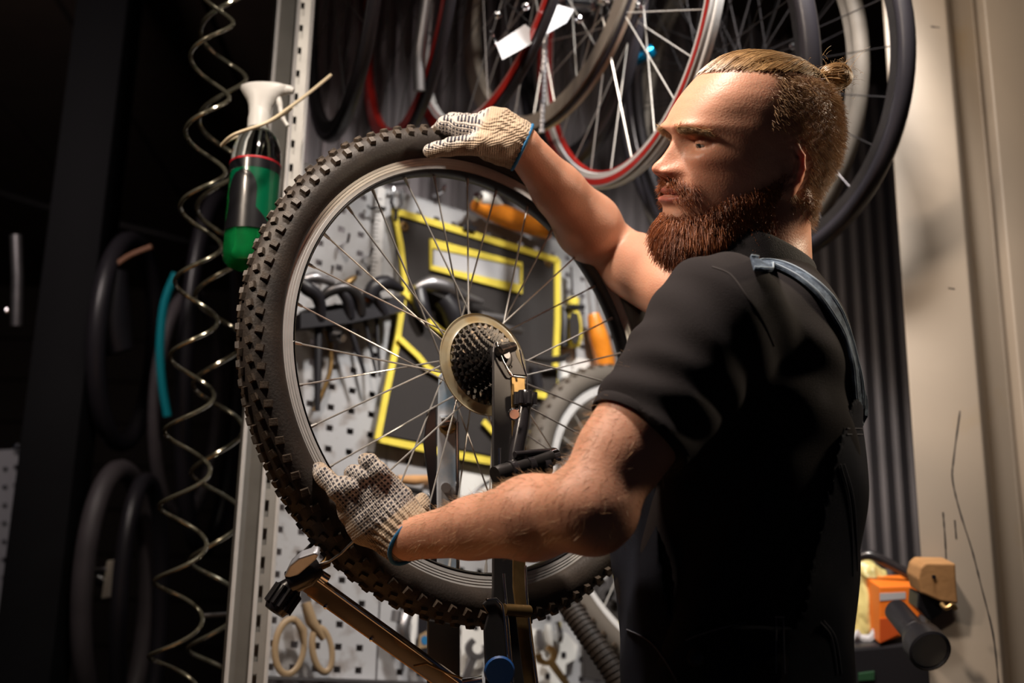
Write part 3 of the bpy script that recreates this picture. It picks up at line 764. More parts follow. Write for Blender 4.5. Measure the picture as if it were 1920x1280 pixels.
# sleeve seam and shoulder seam on the tee
def tseam(px):
    ps = []
    for p in spline([Vector((x, y, 0)) for x, y in px], 6):
        d_ = (P(p.x, p.y, 1.0) - CAM).normalized(); q = teeBVH.ray_cast(CAM, d_)[0]
        if q is not None: ps.append(q - d_ * .0003)
    if len(ps) > 1: MB().tube(ps, .0009, 5).build('sleeve_seam', mat('tee_thread', (.06, .05, .05), .8), person)
tseam([(1335, 500), (1370, 515), (1400, 555), (1430, 600), (1452, 648)])
# ------------------------------------------------------------------ gloves
def glove_mat():
    m = mat('knit_glove', (.50, .41, .31), .9, sheen=.2); nt = m.node_tree; N, L = nt.nodes.new, nt.links.new; b = nt.nodes['Principled BSDF']
    at = N('ShaderNodeAttribute'); at.attribute_name = 'hand_plane'
    sep = N('ShaderNodeSeparateXYZ'); L(at.outputs['Vector'], sep.inputs[0])
    def mth(op, a, b_=None, c=None):
        n = N('ShaderNodeMath'); n.operation = op
        for i, v in enumerate((a, b_, c)):
            if v is None: continue
            if isinstance(v, (int, float)): n.inputs[i].default_value = v
            else: L(v, n.inputs[i])
        return n.outputs[0]
    pitch = .0047
    fx = mth('SUBTRACT', mth('FRACT', mth('DIVIDE', sep.outputs[0], pitch)), .5); fy = mth('SUBTRACT', mth('FRACT', mth('DIVIDE', sep.outputs[1], pitch)), .5)
    r = mth('SQRT', mth('ADD', mth('MULTIPLY', fx, fx), mth('MULTIPLY', fy, fy)))
    dot = mth('MULTIPLY', mth('LESS_THAN', r, .30), sep.outputs[2])
    tc = N('ShaderNodeTexCoord'); nz = N('ShaderNodeTexNoise'); nz.inputs['Scale'].default_value = 45; L(tc.outputs['Object'], nz.inputs['Vector'])
    mx0 = N('ShaderNodeMix'); mx0.data_type = 'RGBA'; mx0.inputs[6].default_value = (.50, .39, .28, 1); mx0.inputs[7].default_value = (.28, .19, .12, 1); L(nz.outputs[0], mx0.inputs[0])
    mxw = N('ShaderNodeMix'); mxw.data_type = 'RGBA'; L(mth('MULTIPLY', sep.outputs[2], .65), mxw.inputs[0]); L(mx0.outputs[2], mxw.inputs[6]); mxw.inputs[7].default_value = (.46, .44, .43, 1)
    mx = N('ShaderNodeMix'); mx.data_type = 'RGBA'; L(dot, mx.inputs[0]); L(mxw.outputs[2], mx.inputs[6]); mx.inputs[7].default_value = (.02, .02, .035, 1)
    L(mx.outputs[2], b.inputs['Base Color'])
    w1 = mth('SINE', mth('MULTIPLY', sep.outputs[1], 6.283 / .0022)); w2 = mth('SINE', mth('MULTIPLY', sep.outputs[0], 6.283 / .0030))
    nf = N('ShaderNodeTexNoise'); nf.inputs['Scale'].default_value = 500; L(tc.outputs['Object'], nf.inputs['Vector'])
    hh = mth('ADD', mth('MULTIPLY', mth('ADD', w1, mth('MULTIPLY', w2, .6)), .3), nf.outputs[0])
    bp = N('ShaderNodeBump'); bp.inputs['Strength'].default_value = .9; bp.inputs['Distance'].default_value = .0012; L(mth('ADD', hh, mth('MULTIPLY', dot, .8)), bp.inputs['Height']); L(bp.outputs[0], b.inputs['Normal'])
    return m
M['glove'] = glove_mat()
def glove(name, chains, lo, hi, org_px, ax, dotfn, wrist, along, rib_r, cuff, label):
    h = .0013; X, org = grid(lo, hi, h); d = None
    for ch, k in chains:
        dc = None
        for (p, r), (q, r2) in zip(ch[:-1], ch[1:]):
            c = cap(X, p, q, r, r2); dc = c if dc is None else smin(dc, c, .004)
        d = dc if d is None else smin(d, dc, k)
    # ribbed cuff
    w0, w1, r0, r1 = cuff; a = (w1 - w0).normalized(); e1 = a.orthogonal().normalized(); e2 = a.cross(e1)
    q = [X[i] - w0[i] for i in range(3)]; th = np.arctan2(sum(q[i] * e2[i] for i in range(3)), sum(q[i] * e1[i] for i in range(3))); s_ = sum(q[i] * a[i] for i in range(3)); Ln = (w1 - w0).length
    cu = cap(X, w0, w1 + a * .03, r0, r1 + (r1 - r0) * .5) + .0014 * np.sin(th * 26) * sstep(-.01, .006, s_)
    cu = np.maximum(cu, s_ - Ln)
    d = smin(d, cu, .006)
    d = d + .0006 * np.sin(X[0] * 300 + 60 * X[1]) * np.sin(X[1] * 260)
    V, Fq = surface_net(d, org, h)
    if DETV < 0: Fq = Fq[:, ::-1]
    me = np_mesh(name, v2w_np(V), Fq)
    o0 = np.array(org_px); A = np.array(ax[0]); B = np.array(ax[1]); Cn = np.array(ax[2]); rel = V - o0
    uvx, uvy, dep = rel @ A, rel @ B, rel @ Cn
    me.calc_normals_split() if hasattr(me, 'calc_normals_split') else None
    nn = np.zeros(len(V) * 3, np.float32); me.vertices.foreach_get('normal', nn); nn = nn.reshape(-1, 3) @ A2W[:3, :3]
    msk = dotfn(V, nn, s_val := ((V - np.array(w0)) @ np.array(a)))
    at = me.attributes.new('hand_plane', 'FLOAT_VECTOR', 'POINT'); at.data.foreach_set('vector', np.stack([uvx, uvy, msk], 1).astype(np.float32).ravel())
    g = link(name, me, person, M['glove']); g['label'] = label
    # coloured cuff edge
    em = MB(); re = r1 + .0012
    em.lathe([(re + .0024 * math.cos(t), .0024 * math.sin(t)) for t in np.linspace(0, 2 * PI, 9)[:-1]], 60, V2W @ frame(w1, a), closed=True)
    e = em.build('cuff_edge', M['blue'], g); e['label'] = 'blue stitched edge'
    return g
def v(px, py, z, r): return (Vw(px, py, z), r / F_PX * z)
# left hand, low on the wheel, palm to the camera
z0 = 1.437
chains = [([v(748, 988, z0 + .005, 44), v(712, 962, z0, 46), v(690, 925, z0 + .002, 40)], .012),
          ([v(745, 990, z0, 38), v(690, 985, z0 - .002, 38), v(662, 955, z0 - .002, 30)], .012),
          ([v(750, 985, z0 + .008, 36), v(742, 940, z0 + .006, 34), v(722, 910, z0 + .004, 28)], .012),
          ([v(668, 950, z0 - .004, 24), v(636, 920, z0 - .010, 20), v(608, 893, z0 + .004, 17), v(598, 880, z0 + .022, 15)], .006),
          ([v(688, 932, z0 - .004, 20), v(660, 914, z0 - .016, 14), v(640, 905, z0 - .006, 12.5), v(632, 908, z0 + .012, 12)], .003),
          ([v(704, 918, z0, 20), v(680, 896, z0 - .012, 15), v(662, 884, z0 - .002, 13), v(656, 888, z0 + .014, 12)], .003),
          ([v(730, 912, z0 + .004, 23), v(712, 886, z0 - .012, 18), v(694, 867, z0 - .006, 15.5), v(685, 862, z0 + .006, 14)], .003),
          ([v(762, 975, z0 + .020, 24), v(785, 955, z0 + .034, 19), v(790, 940, z0 + .044, 16)], .006)]
armd = (WL - HLp).normalized()
cw0, cw1 = Vw(738, 982, z0 + .002), Vw(772, 1012, z0 - .015)
def dotL(V, n, s): 
    px = V[:, 0] / V[:, 2] * F_PX + 960; py = V[:, 1] / V[:, 2] * F_PX + 640
    tt = (px - 738) * .62 + (py - 960) * .78
    return sstep(.15, .45, -n[:, 2]) * sstep(8, -2, tt - 0) * sstep(-62, -50, (px - 690) * .78 - (py - 925) * .62 - 0) * 1.0
gl = glove('glove', chains, (-.245, .105, 1.375), (-.075, .27, 1.505), cw0, (Vector((.62, .78, 0)), Vector((.78, -.62, 0)), Vector((0, 0, 1))), dotL, None, None, None, (cw0, cw1, .0355, .0305), 'knitted work glove with rows of rubber dots on its palm')
# right hand, on top of the tyre
z1 = 1.675
chains = [([v(965, 262, z1 + .02, 38), v(915, 252, z1 + .012, 34), v(868, 240, z1 + .012, 24)], .014),
          ([v(960, 262, z1 + .045, 34), v(900, 242, z1 + .05, 28), v(862, 236, z1 + .055, 22)], .014),
          ([v(868, 238, z1 + .012, 20), v(836, 234, z1 + .018, 17), v(820, 250, z1 + .052, 15), v(826, 272, z1 + .075, 13)], .006),
          ([v(870, 234, z1 + .040, 20), v(850, 228, z1 + .06, 17), v(842, 246, z1 + .09, 15), v(846, 270, z1 + .105, 13)], .004),
          ([v(890, 236, z1 + .055, 20), v(876, 230, z1 + .08, 17), v(868, 248, z1 + .105, 15), v(870, 270, z1 + .115, 13)], .004),
          ([v(910, 240, z1 + .065, 19), v(900, 236, z1 + .09, 16), v(894, 254, z1 + .115, 14), v(896, 272, z1 + .12, 12)], .004),
          ([v(945, 272, z1 + .004, 26), v(895, 270, z1 - .012, 21), v(845, 275, z1 - .016, 17), v(808, 283, z1 - .012, 14.5)], .007)]
cw0, cw1 = Vw(928, 252, z1 + .026), Vw(979, 276, z1 + .03)
def dotR(V, n, s):
    px = V[:, 0] / V[:, 2] * F_PX + 960; py = V[:, 1] / V[:, 2] * F_PX + 640
    return sstep(275, 262, py + (px - 860) * .25) * sstep(918, 905, px + (py - 215) * .5)
gr = glove('glove', chains, (-.13, -.33, 1.62), (.04, -.215, 1.83), cw0, (Vector((1, .1, 0)), Vector((0, .7, .7)), Vector((0, 0, 1))), dotR, None, None, None, (cw0, cw1, .0365, .0310), 'knitted work glove folded over the tyre')
# fine hair on the forearms
vm = Vb[nH * 0:]; 
Nall = vnormals(Vb, Fb, False)
lens = [len(p[0]) for p in parts]; o1 = lens[0]; 
VL, NL = Vb[o1:o1 + lens[1]], Nall[o1:o1 + lens[1]]
sL = ((VL - np.array(EL)) @ np.array((WL - EL).normalized())) / (WL - EL).length
up_ = -(NL * np.array((0, 1, .1))).sum(1)
if ((VL - VL.mean(0)) * NL).sum(1).mean() < 0: NL = -NL
w_ = (sL > -.25) * (sL < .95) * np.clip(-NL[:, 1] * .7 + .5 - NL[:, 2] * .2, 0, 1); w_ = w_ / w_.sum(); i_ = rng.choice(len(w_), 1900, p=w_)
root = VL[i_]; nrm = NL[i_]; dd = nrm * .5 + np.array(list((WL - EL).normalized())) * .7 + rng.normal(0, .3, nrm.shape) + np.array((0, .3, 0)); dd /= np.linalg.norm(dd, axis=1)[:, None]
ln = .006 + .008 * rng.random((len(root), 1, 1)); pth = root[:, None] + dd[:, None] * ln * np.linspace(0, 1, 3)[None, :, None]
pth_h = (pth - np.array(HO)) @ HB.T
strands('arm_hair', None, pth_h, 2, .00016, M['hair_short'], person, .4)
# ------------------------------------------------------------------ the big wheel
def wheel_frame(p, off=0, R=None):
    cx, cy, z, a, b = p; C = Vw(cx, cy, z); n = Vector((math.sin(a) * math.cos(b), math.sin(b), -math.cos(a) * math.cos(b)))
    up = Vector((0, -1, 0)); return V2W @ frame(C, n, up), C, n
def spoke_mesh(length, r):
    return MB().tube([(0, 0, 0), (0, 0, length)], r, 6).mesh('spoke')
def put_spoke(me, A, B, parent, base, name='spoke', mt=None):
    z = (B - A).normalized(); o = bpy.data.objects.new(name, me); COL.objects.link(o); o.parent = parent; o.matrix_local = base @ frame(A, z); 
    if mt and not me.materials: me.materials.append(mt)
    return o
WP = (890.7, 689.1, 1.6598, .6656, -.2519)
MW, WC, WN = wheel_frame(WP)
wheel = thing('bicycle_wheel', None, 'large knobbly-tyred rear wheel held up by the man in the truing stand', 'wheel', mw=MW)
I4 = Matrix.Identity(4)
RT, rt = .3035, .0250
tp = []
for t in np.linspace(-2.45, 2.45, 26):            # carcass section, open towards the rim
    tp.append((RT + rt * 1.0 * math.cos(t), rt * 1.08 * math.sin(t)))
tp = [(.283, -.0115)] + tp + [(.283, .0115)]
tyre = MB().lathe(tp, 144, closed=True).build('tyre', M['rubber'], wheel, mw=MW)
tyre.data.shade_smooth()
def knob_mesh(dx, dy, dz, tap=.78):
    bm = bmesh.new(); bmesh.ops.create_cube(bm, size=1)
    for v_ in bm.verts:
        k = tap if v_.co.z > 0 else 1.0; v_.co = Vector((v_.co.x * dx * k, v_.co.y * dy * k, v_.co.z * dz))
    me = bpy.data.meshes.new('tread_knob'); bm.to_mesh(me); bm.free(); me.materials.append(M['knob']); return me
kc, ks = knob_mesh(.0100, .0080, .0052), knob_mesh(.0092, .0105, .0062)
NKB = 92; KN = []
for k in range(NKB):
    for row, (lat, me_, sh) in enumerate(((-1.02, ks, .0), (-.52, kc, .5), (0, kc, .0), (.52, kc, .5), (1.02, ks, .0))):
        th = 2 * PI * (k + sh) / NKB; ph = lat
        rr = Vector((math.cos(th), math.sin(th), 0)); nrm = rr * math.cos(ph) + Vector((0, 0, 1)) * math.sin(ph)
        ctr = rr * RT + (rr * math.cos(ph) + Vector((0, 0, 1.08)) * math.sin(ph)) * (rt + .0014)
        Mk = frame(ctr, nrm, Vector((-math.sin(th), math.cos(th), 0)) + nrm * .001) @ Matrix.Rotation((.22 if row % 2 else -.22), 4, 'Z')
        wp = MW @ ctr; wn = MW.to_3x3() @ nrm; vd = (CAM - wp); KN.append(((vd.normalized().dot(wn) + .25) / vd.length, Mk, me_))
KN.sort(key=lambda q: -q[0])
for sc_, Mk, me_ in KN[:300]:
    o = bpy.data.objects.new('tread_knob', me_); COL.objects.link(o); o.parent = tyre; o.matrix_local = Mk
bmk = bmesh.new()
for sc_, Mk, me_ in KN[300:]:
    n0_ = len(bmk.verts); bmk.from_mesh(me_); bmk.verts.ensure_lookup_table()
    for v_ in bmk.verts[n0_:]: v_.co = Mk @ v_.co
mk_ = bpy.data.meshes.new('far_tread_knobs'); bmk.to_mesh(mk_); bmk.free()
tag(link('far_tread_knobs', mk_, tyre, M['knob'], MW), kind='stuff')
rp = [(.2665, -.0085), (.2685, -.0125), (.2730, -.0128), (.2735, -.0122), (.2762, -.0128), (.2768, -.0122), (.2795, -.0128), (.2801, -.0122), (.2850, -.0130), (.2855, -.0105), (.2800, -.0080), (.2790, 0),
      (.2800, .0080), (.2855, .0105), (.2850, .0130), (.2801, .0122), (.2795, .0128), (.2768, .0122), (.2762, .0128), (.2735, .0122), (.2730, .0128), (.2685, .0125), (.2665, .0085), (.2655, 0)]
rim = MB().lathe(rp, 160, closed=True).build('rim', M['alu'], wheel, mw=MW, angle=25)
rin_ = MB().lathe([(.2650, -.009), (.2672, -.0129), (.2668, -.0133), (.2640, -.009), (.2632, 0), (.2640, .009), (.2668, .0133), (.2672, .0129), (.2650, .009), (.2645, 0)], 160, closed=True).build('rim_channel', M['alu_dark'], wheel, mw=MW)
hub = MB().lathe([(0, -.068), (.005, -.068), (.005, -.055), (.011, -.055), (.012, -.036), (.024, -.034), (.024, -.031), (.012, -.028), (.0115, .010), (.024, .013), (.024, .016), (.014, .018), (.014, .052), (.006, .053), (.005, .070), (0, .070)], 40).build('hub', M['steel'], wheel, mw=MW)
NS = 32; FL = {1: .0145, -1: -.0325}
for k in range(NS):
    side = 1 if k % 2 else -1; j = k // 2; lead = 1 if j % 2 else -1
    ra = 2 * PI * (k + .35) / NS; fa = ra + lead * math.radians(66)
    A = Vector((.0225 * math.cos(fa), .0225 * math.sin(fa), FL[side] + .0018 * lead)); B = Vector((.2655 * math.cos(ra), .2655 * math.sin(ra), .0022 * side))
    key = (side, round((B - A).length, 4))
    if key not in globals().setdefault('SPK', {}): SPK[key] = spoke_mesh((B - A).length, .00115)
    sp_ = put_spoke(SPK[key], A, B, wheel, I4, mt=M['spoke'])
    if 'NIP' not in globals():
        NIP = MB().tube([(0, 0, -.013), (0, 0, -.001), (0, 0, .0)], [.0017, .0024, .0024], 8).mesh('nipple'); NIP.materials.append(M['spoke'])
    n_ = bpy.data.objects.new('nipple', NIP); COL.objects.link(n_); n_.parent = sp_; n_.matrix_local = Matrix.Translation((0, 0, (B - A).length))
disc = MB().lathe([(.024, .0165), (.040, .0175), (.052, .0195), (.0545, .0225), (.058, .0195), (.0655, .019), (.0675, .0205), (.0680, .0190), (.0655, .0172), (.050, .0165), (.024, .0148)], 72, closed=True).build('spoke_protector', M['disc'], wheel, mw=MW)
cas = MB().lathe([(.0145, .018), (.0175, .018), (.0175, .0560), (.0145, .0565)], 32, closed=True).build('cassette', M['black_steel'], wheel, mw=MW)
teeth = [34, 30, 26, 23, 20, 17, 15, 13, 11]
for i, T in enumerate(teeth):
    rad = T * .0127 / (2 * PI) * .72 + .003; z = .0225 + i * .0040; mb = MB(); pr = []
    for k in range(T):
        for dt, dr in ((-.5, -.0028), (-.28, -.0026), (-.12, .0016), (.12, .0016), (.28, -.0026)):
            a = 2 * PI * (k + dt) / T; pr.append(((rad + dr) * math.cos(a), (rad + dr) * math.sin(a)))
    n = len(pr); inr = [(math.cos(math.atan2(y, x)) * (rad * .72 if i < 6 else .016), math.sin(math.atan2(y, x)) * (rad * .72 if i < 6 else .016)) for x, y in pr]
    vs = [(x, y, z) for x, y in pr] + [(x, y, z) for x, y in inr] + [(x, y, z + .0019) for x, y in pr] + [(x, y, z + .0019) for x, y in inr]
    fs = []
    for a in range(n):
        b = (a + 1) % n; fs += [(a, b, n + b, n + a), (2 * n + a, 3 * n + a, 3 * n + b, 2 * n + b), (a, 2 * n + a, 2 * n + b, b), (n + a, n + b, 3 * n + b, 3 * n + a)]
    mb.add(vs, fs)
    for q in range(5 if i < 6 else 0):               # spider arms
        a = 2 * PI * q / 5 + i * .4; mb.box(((rad * .72 + .015) / 2 * math.cos(a), (rad * .72 + .015) / 2 * math.sin(a), z + .001), rad * .72 - .012, .006, .0018, Matrix.Rotation(a, 3, 'Z'))
    mb.build('sprocket', M['black_steel'], cas, smooth=False, mw=MW)
MB().lathe([(.010, .0555), (.0165, .0555), (.0170, .058), (.0150, .0590), (.010, .0585)], 24, closed=True).build('lock_ring', M['gun'], cas, mw=MW)
# ------------------------------------------------------------------ truing stand
stand = thing('truing_stand', W(Vw(950, 1400, 1.6)), 'dark steel wheel truing stand with upright arms gripping the axle of the big wheel', 'stand')
def at_wheel(off): return WC + WN * off
def vplate(name, px, th, mt, zfn, nrm, parent=stand, bev=.0015):
    """plate whose outline passes through pixels, lying in the plane through zfn with normal nrm (view axes)"""
    c = zfn; pts = []
    n = Vector(nrm).normalized()
    pv = [Vw(x, y, 1.0) * (c.dot(n) / Vw(x, y, 1.0).dot(n)) for x, y in px]
    ex = (UPV - n * UPV.dot(n)).normalized(); ey = n.cross(ex)
    o = pv[0]; q = [((p_ - o).dot(ex), (p_ - o).dot(ey)) for p_ in pv]
    A = Matrix((ex, ey, n)).transposed().to_4x4(); mb = MB(); mb.prism(q, V2W @ Matrix.Translation(o) @ A, th)
    me = mb.mesh(name, False)
    if bev:
        bm = bmesh.new(); bm.from_mesh(me); bmesh.ops.bevel(bm, geom=bm.edges[:], offset=bev, segments=2, affect='EDGES', profile=.5); bm.to_mesh(me); bm.free()
    return link(name, me, parent, mt)
axn = at_wheel(.066); NF = WN.copy(); zpl = lambda x, y: axn.dot(WN) / Vw(x, y, 1.0).dot(WN); NFS = Vector((-.80, 0, -.6)).normalized()
# near arm: folded channel (left cheek, face, right cheek)
vplate('upright_arm', [(928, 640), (934, 655), (940, 672), (952, 695), (958, 705), (960, 760), (962, 900), (962, 1100), (985, 1290), (915, 1290), (925, 1100), (925, 740), (925, 660)], -.004, M['gun'], axn - WN * .002, NF)
vplate('upright_arm', [(958, 705), (985, 708), (987, 760), (987, 900), (986, 1080), (1012, 1290), (975, 1290), (962, 1080), (961, 900), (960, 760)], -.004, M['brass'], axn + Vector((0, 0, .012)), NF)
vplate('arm_tip', [(962, 640), (970, 668), (982, 690), (988, 705), (958, 703), (945, 680), (938, 655), (945, 640)], -.004, M['gun'], axn + Vector((0, 0, .018)), NF)
def vtube(name, pts, r, mt, parent=stand, n=12):      # points given near the axle depth ride on the arm's own plane
    pts = [(x, y, zpl(x, y) + z - axn.z) if abs(z - axn.z) < .03 else (x, y, z) for x, y, z in pts]
    return MB().tube([P(*p) for p in pts], r, n).build(name, mt, parent)
zn = axn.z
edge = [(931, 641), (936, 660), (944, 678), (955, 697), (960, 704)]
vtube('edge_glint', [(x, y, zn - .004) for x, y in edge], .0012, M['chrome'])  # bright tubes laid along the plate edges as highlights
vtube('edge_glint', [(960, 704, zn - .004), (987, 708, zn - .004), (989, 740, zn - .004)], .001, M['chrome'])
vtube('edge_glint', [(975, 655, zn), (980, 680, zn), (988, 706, zn)], .0012, M['chrome'])
vtube('edge_glint', [(936, 840, zn - .006), (937, 905, zn - .006)], .0022, M['chrome'])
vtube('edge_glint', [(944, 1075, zn - .006), (947, 1110, zn - .006), (950, 1150, zn - .006), (962, 1290, zn - .006)], .0018, M['chrome'])
vtube('edge_glint', [(985, 1060, zn - .002), (987, 1110, zn - .002), (995, 1200, zn - .002), (1008, 1290, zn - .002)], .0016, M['chrome'])
vplate('bent_bracket', [(905, 1132), (915, 1122), (932, 1122), (942, 1135), (948, 1160), (958, 1290), (912, 1290), (908, 1180), (916, 1150)], -.003, M['gun'], axn + Vector((0, 0, -.012)), NF)
vtube('bracket_edge', [(912, 1124, zn - .015), (930, 1122, zn - .015), (941, 1134, zn - .015), (946, 1160, zn - .015), (957, 1290, zn - .015)], .0016, M['chrome'])
vtube('cross_bolt', [(944, 1143, zn - .004), (992, 1146, zn - .004)], .0075, M['brass'])
vtube('axle_nut', [(935, 658, zn - .006), (962, 650, zn + .006)], .0065, M['black_steel'])
MB().lathe([(0, .0), (.016, 0), (.018, .003), (.016, .006), (0, .006)], 24, V2W @ frame(Vw(936, 1257, zpl(936, 1257) - .019), (0.1, 0, -1))).build('blue_cap', mat('blue_sticker', (.01, .07, .25), .5), stand)
# hub clamp: knob, handle, sliding bar with end cap
kn = MB(); kc_ = P(985, 748, zpl(985, 748) - .005)
kn.lathe([(.0, .012), (.008, .0115), (.0125, .006), (.0125, -.006), (.009, -.010), (0, -.011)], 20, V2W @ frame(Vw(985, 748, zpl(985, 748) - .005), (0, -1, .1)))
for k in range(7):
    a = 2 * PI * k / 7; kn.tube([kc_ + U * -.008 + (H * math.cos(a) + NW * math.sin(a)) * .0118, kc_ + U * .008 + (H * math.cos(a) + NW * math.sin(a)) * .0118], .0035, 8)
kn.build('clamp_knob', M['black_paint'], stand)
vtube('clamp_screw', [(984, 760, zn - .004), (978, 800, zn - .004), (968, 850, zn - .004), (964, 888, zn - .004)], [.0085, .0095, .0095, .008], M['black_paint'])
MB().lathe([(0, .003), (.006, .003), (.008, 0), (0, -.001)], 20, V2W @ frame(Vw(964, 776, zpl(964, 776) - .016), (0.1, .0, -1), (0, 1, 0))).build('steel_button', M['chrome'], stand)
vtube('sliding_bar', [(928, 890, zn - .008), (985, 872, zn - .010), (1035, 857, zn - .012)], .0105, M['gun'])
vtube('bar_end_cap', [(1031, 858, zn - .012), (1041, 855, zn - .012)], .0115, M['chrome'])
for x, y in ((958, 870), (990, 862), (1018, 862)):
    vtube('clamp_band', [(x - 4, y + 14, zn - .010), (x + 6, y + 12, zn - .010)], .0135, M['black_paint'])
vtube('clamp_lever', [(965, 852, zn - .016), (1000, 848, zn - .016), (1030, 846, zn - .014)], .004, M['black_paint'])
vtube('clamp_post', [(980, 850, zn - .010), (984, 905, zn - .010), (984, 930, zn - .010)], .0075, M['black_paint'])
# far arm behind the wheel
axf = at_wheel(-.068); zf_ = axf.z
vplate('upright_arm', [(822, 705), (830, 695), (852, 696), (858, 712), (858, 790), (860, 1290), (818, 1290), (820, 800)], .004, mat('chalky_steel', (.62, .67, .74), .45, .2, color2=(.30, .45, .62), nscale=22, thr=(.5, .7), bump=.15, bscale=90), axf, Vector((.2, 0, -1)))
vplate('arm_flange', [(793, 830), (800, 770), (818, 760), (820, 1290), (806, 1290), (806, 930)], .004, M['black_paint'], axf + Vector((0, 0, .005)), Vector((.2, 0, -1)))
vtube('arm_edge', [(857, 790, zf_ - .004), (858, 960, zf_ - .004), (859, 1280, zf_ - .004)], .0028, M['chrome'])
vtube('axle_nut', [(826, 790, zf_ - .010), (850, 788, zf_ - .006)], .008, M['chrome']); vtube('axle_washer', [(836, 800, zf_ - .012), (842, 800, zf_ - .004)], .0105, M['brass'])
vtube('arm_bolt', [(836, 914, zf_ - .010), (838, 914, zf_ + .002)], .0068, M['steel'])
# base cross member under both arms
vplate('base_plate', [(800, 1160), (860, 1168), (860, 1330), (800, 1330)], .006, M['gun'], axf + Vector((0, 0, -.03)), Vector((.25, 0, -1)))
pb = W(Vw(945, 1300, zpl(945, 1300))); MB().box((pb.x, pb.y, (pb.z + .94) / 2 - .01), .10, .10, pb.z - .94 - .02, bev=.003).build('base_post', M['gun'], stand)
# caliper arm reaching down-left under the rim
ca, cb = Vw(560, 1078, 1.46), Vw(905, 1325, 1.60); dv = (cb - ca).normalized(); nv = Vector((-.45, .35, -.82)); nv = (nv - dv * nv.dot(dv)).normalized(); sv = dv.cross(nv)
def bar(name, a, b, w, t, mt, so=0, no=0, parent=stand):
    d_ = (b - a); L_ = d_.length; c = (a + b) / 2 + sv * so + nv * no; R_ = Matrix((dv, sv, nv)).transposed()
    bm_ = MB(); bm_.box((0, 0, 0), L_, w, t, bev=min(w, t) * .2); return bm_.build(name, mt, parent, mw=V2W @ Matrix.Translation(c) @ R_.to_4x4())
M['arm_paint'] = mat('rusty_bronze_paint', (.028, .020, .018), .32, .5, color2=(.26, .11, .025), nscale=9, thr=(.53, .68))
bar('caliper_arm', ca, cb, .034, .006, M['arm_paint'], 0, 0)
bar('caliper_arm_edge', ca, cb, .0022, .007, M['chrome'], -.0175 if sv.y > 0 else .0175, 0.001)
bar('caliper_arm_flange', ca + dv * .03, cb, .004, .022, M['brass'], .0165 if sv.y > 0 else -.0165, -.008)
for t_ in (.18, .42):
    q = ca + (cb - ca) * t_ + sv * (.014 if sv.y > 0 else -.014) + nv * .003; MB().lathe([(0, .003), (.002, .003), (.003, 0), (0, 0)], 12, V2W @ frame(q, nv)).build('rivet', M['chrome'], stand)
# head block, thumb wheel and feelers
vplate('caliper_head', [(532, 1082), (543, 1060), (560, 1046), (590, 1036), (598, 1040), (592, 1050), (560, 1078), (545, 1084)], -.014, mat('cast_alloy', (.50, .52, .58), .4, .7, noise=.15, nscale=60), Vw(560, 1065, 1.43), Vector((-.1, .55, -1)), bev=.002)
vtube('caliper_body', [(545, 1092, 1.45), (575, 1075, 1.45), (600, 1062, 1.455)], [.014, .016, .010], M['black_paint'])
thw = MB(); tc_ = Vw(532, 1120, 1.45); tax = Vector((-.5, .75, -.35)).normalized(); FT = V2W @ frame(tc_, tax)
thw.lathe([(0, .020), (.012, .019), (.015, .012), (.015, -.010), (.010, -.020), (.008, -.030), (0, -.030)], 28, FT)
for k in range(12):
    a = 2 * PI * k / 12; thw.tube([FT @ Vector((.0152 * math.cos(a), .0152 * math.sin(a), -.010)), FT @ Vector((.0152 * math.cos(a), .0152 * math.sin(a), .013))], .0028, 6)
thw.build('thumb_knob', M['black_paint'], stand)
vtube('feeler', [(596, 1058, 1.452), (618, 1052, 1.45), (640, 1037, 1.448), (655, 1022, 1.445), (665, 1013, 1.44)], .0016, M['steel'])
vtube('feeler', [(566, 1044, 1.45), (573, 1032, 1.46), (585, 1020, 1.475), (592, 1012, 1.49)], .0024, M['steel'])
vtube('adjuster_screw', [(595, 1066, 1.455), (612, 1055, 1.46), (616, 1042, 1.462)], [.004, .006, .0045], M['brass'])
vtube('adjuster_spring', [(600, 1075, 1.456), (615, 1085, 1.46)], .005, M['chrome'])
vtube('return_wire', [(775, 1248, 1.53), (800, 1243, 1.535), (840, 1262, 1.55), (880, 1276, 1.56)], .0014, M['brass'])
vtube('pivot_bolt', [(868, 1282, 1.54), (905, 1276, 1.54)], .007, M['chrome'])
# bench under the stand (below the frame)
bn = thing('workbench', (pb.x, pb.y, 0), 'workbench carrying the truing stand', 'workbench')
MB().box((pb.x - .42, pb.y + .05, .92), .9, .5, .04, bev=.004).build('bench_top', M['wood'], bn)
for sx in (-1, 1):
    for sy in (-1, 1): MB().box((pb.x - .42 + sx * .4, pb.y + .05 + sy * .2, .45), .05, .05, .9).build('leg', M['gun'], bn)
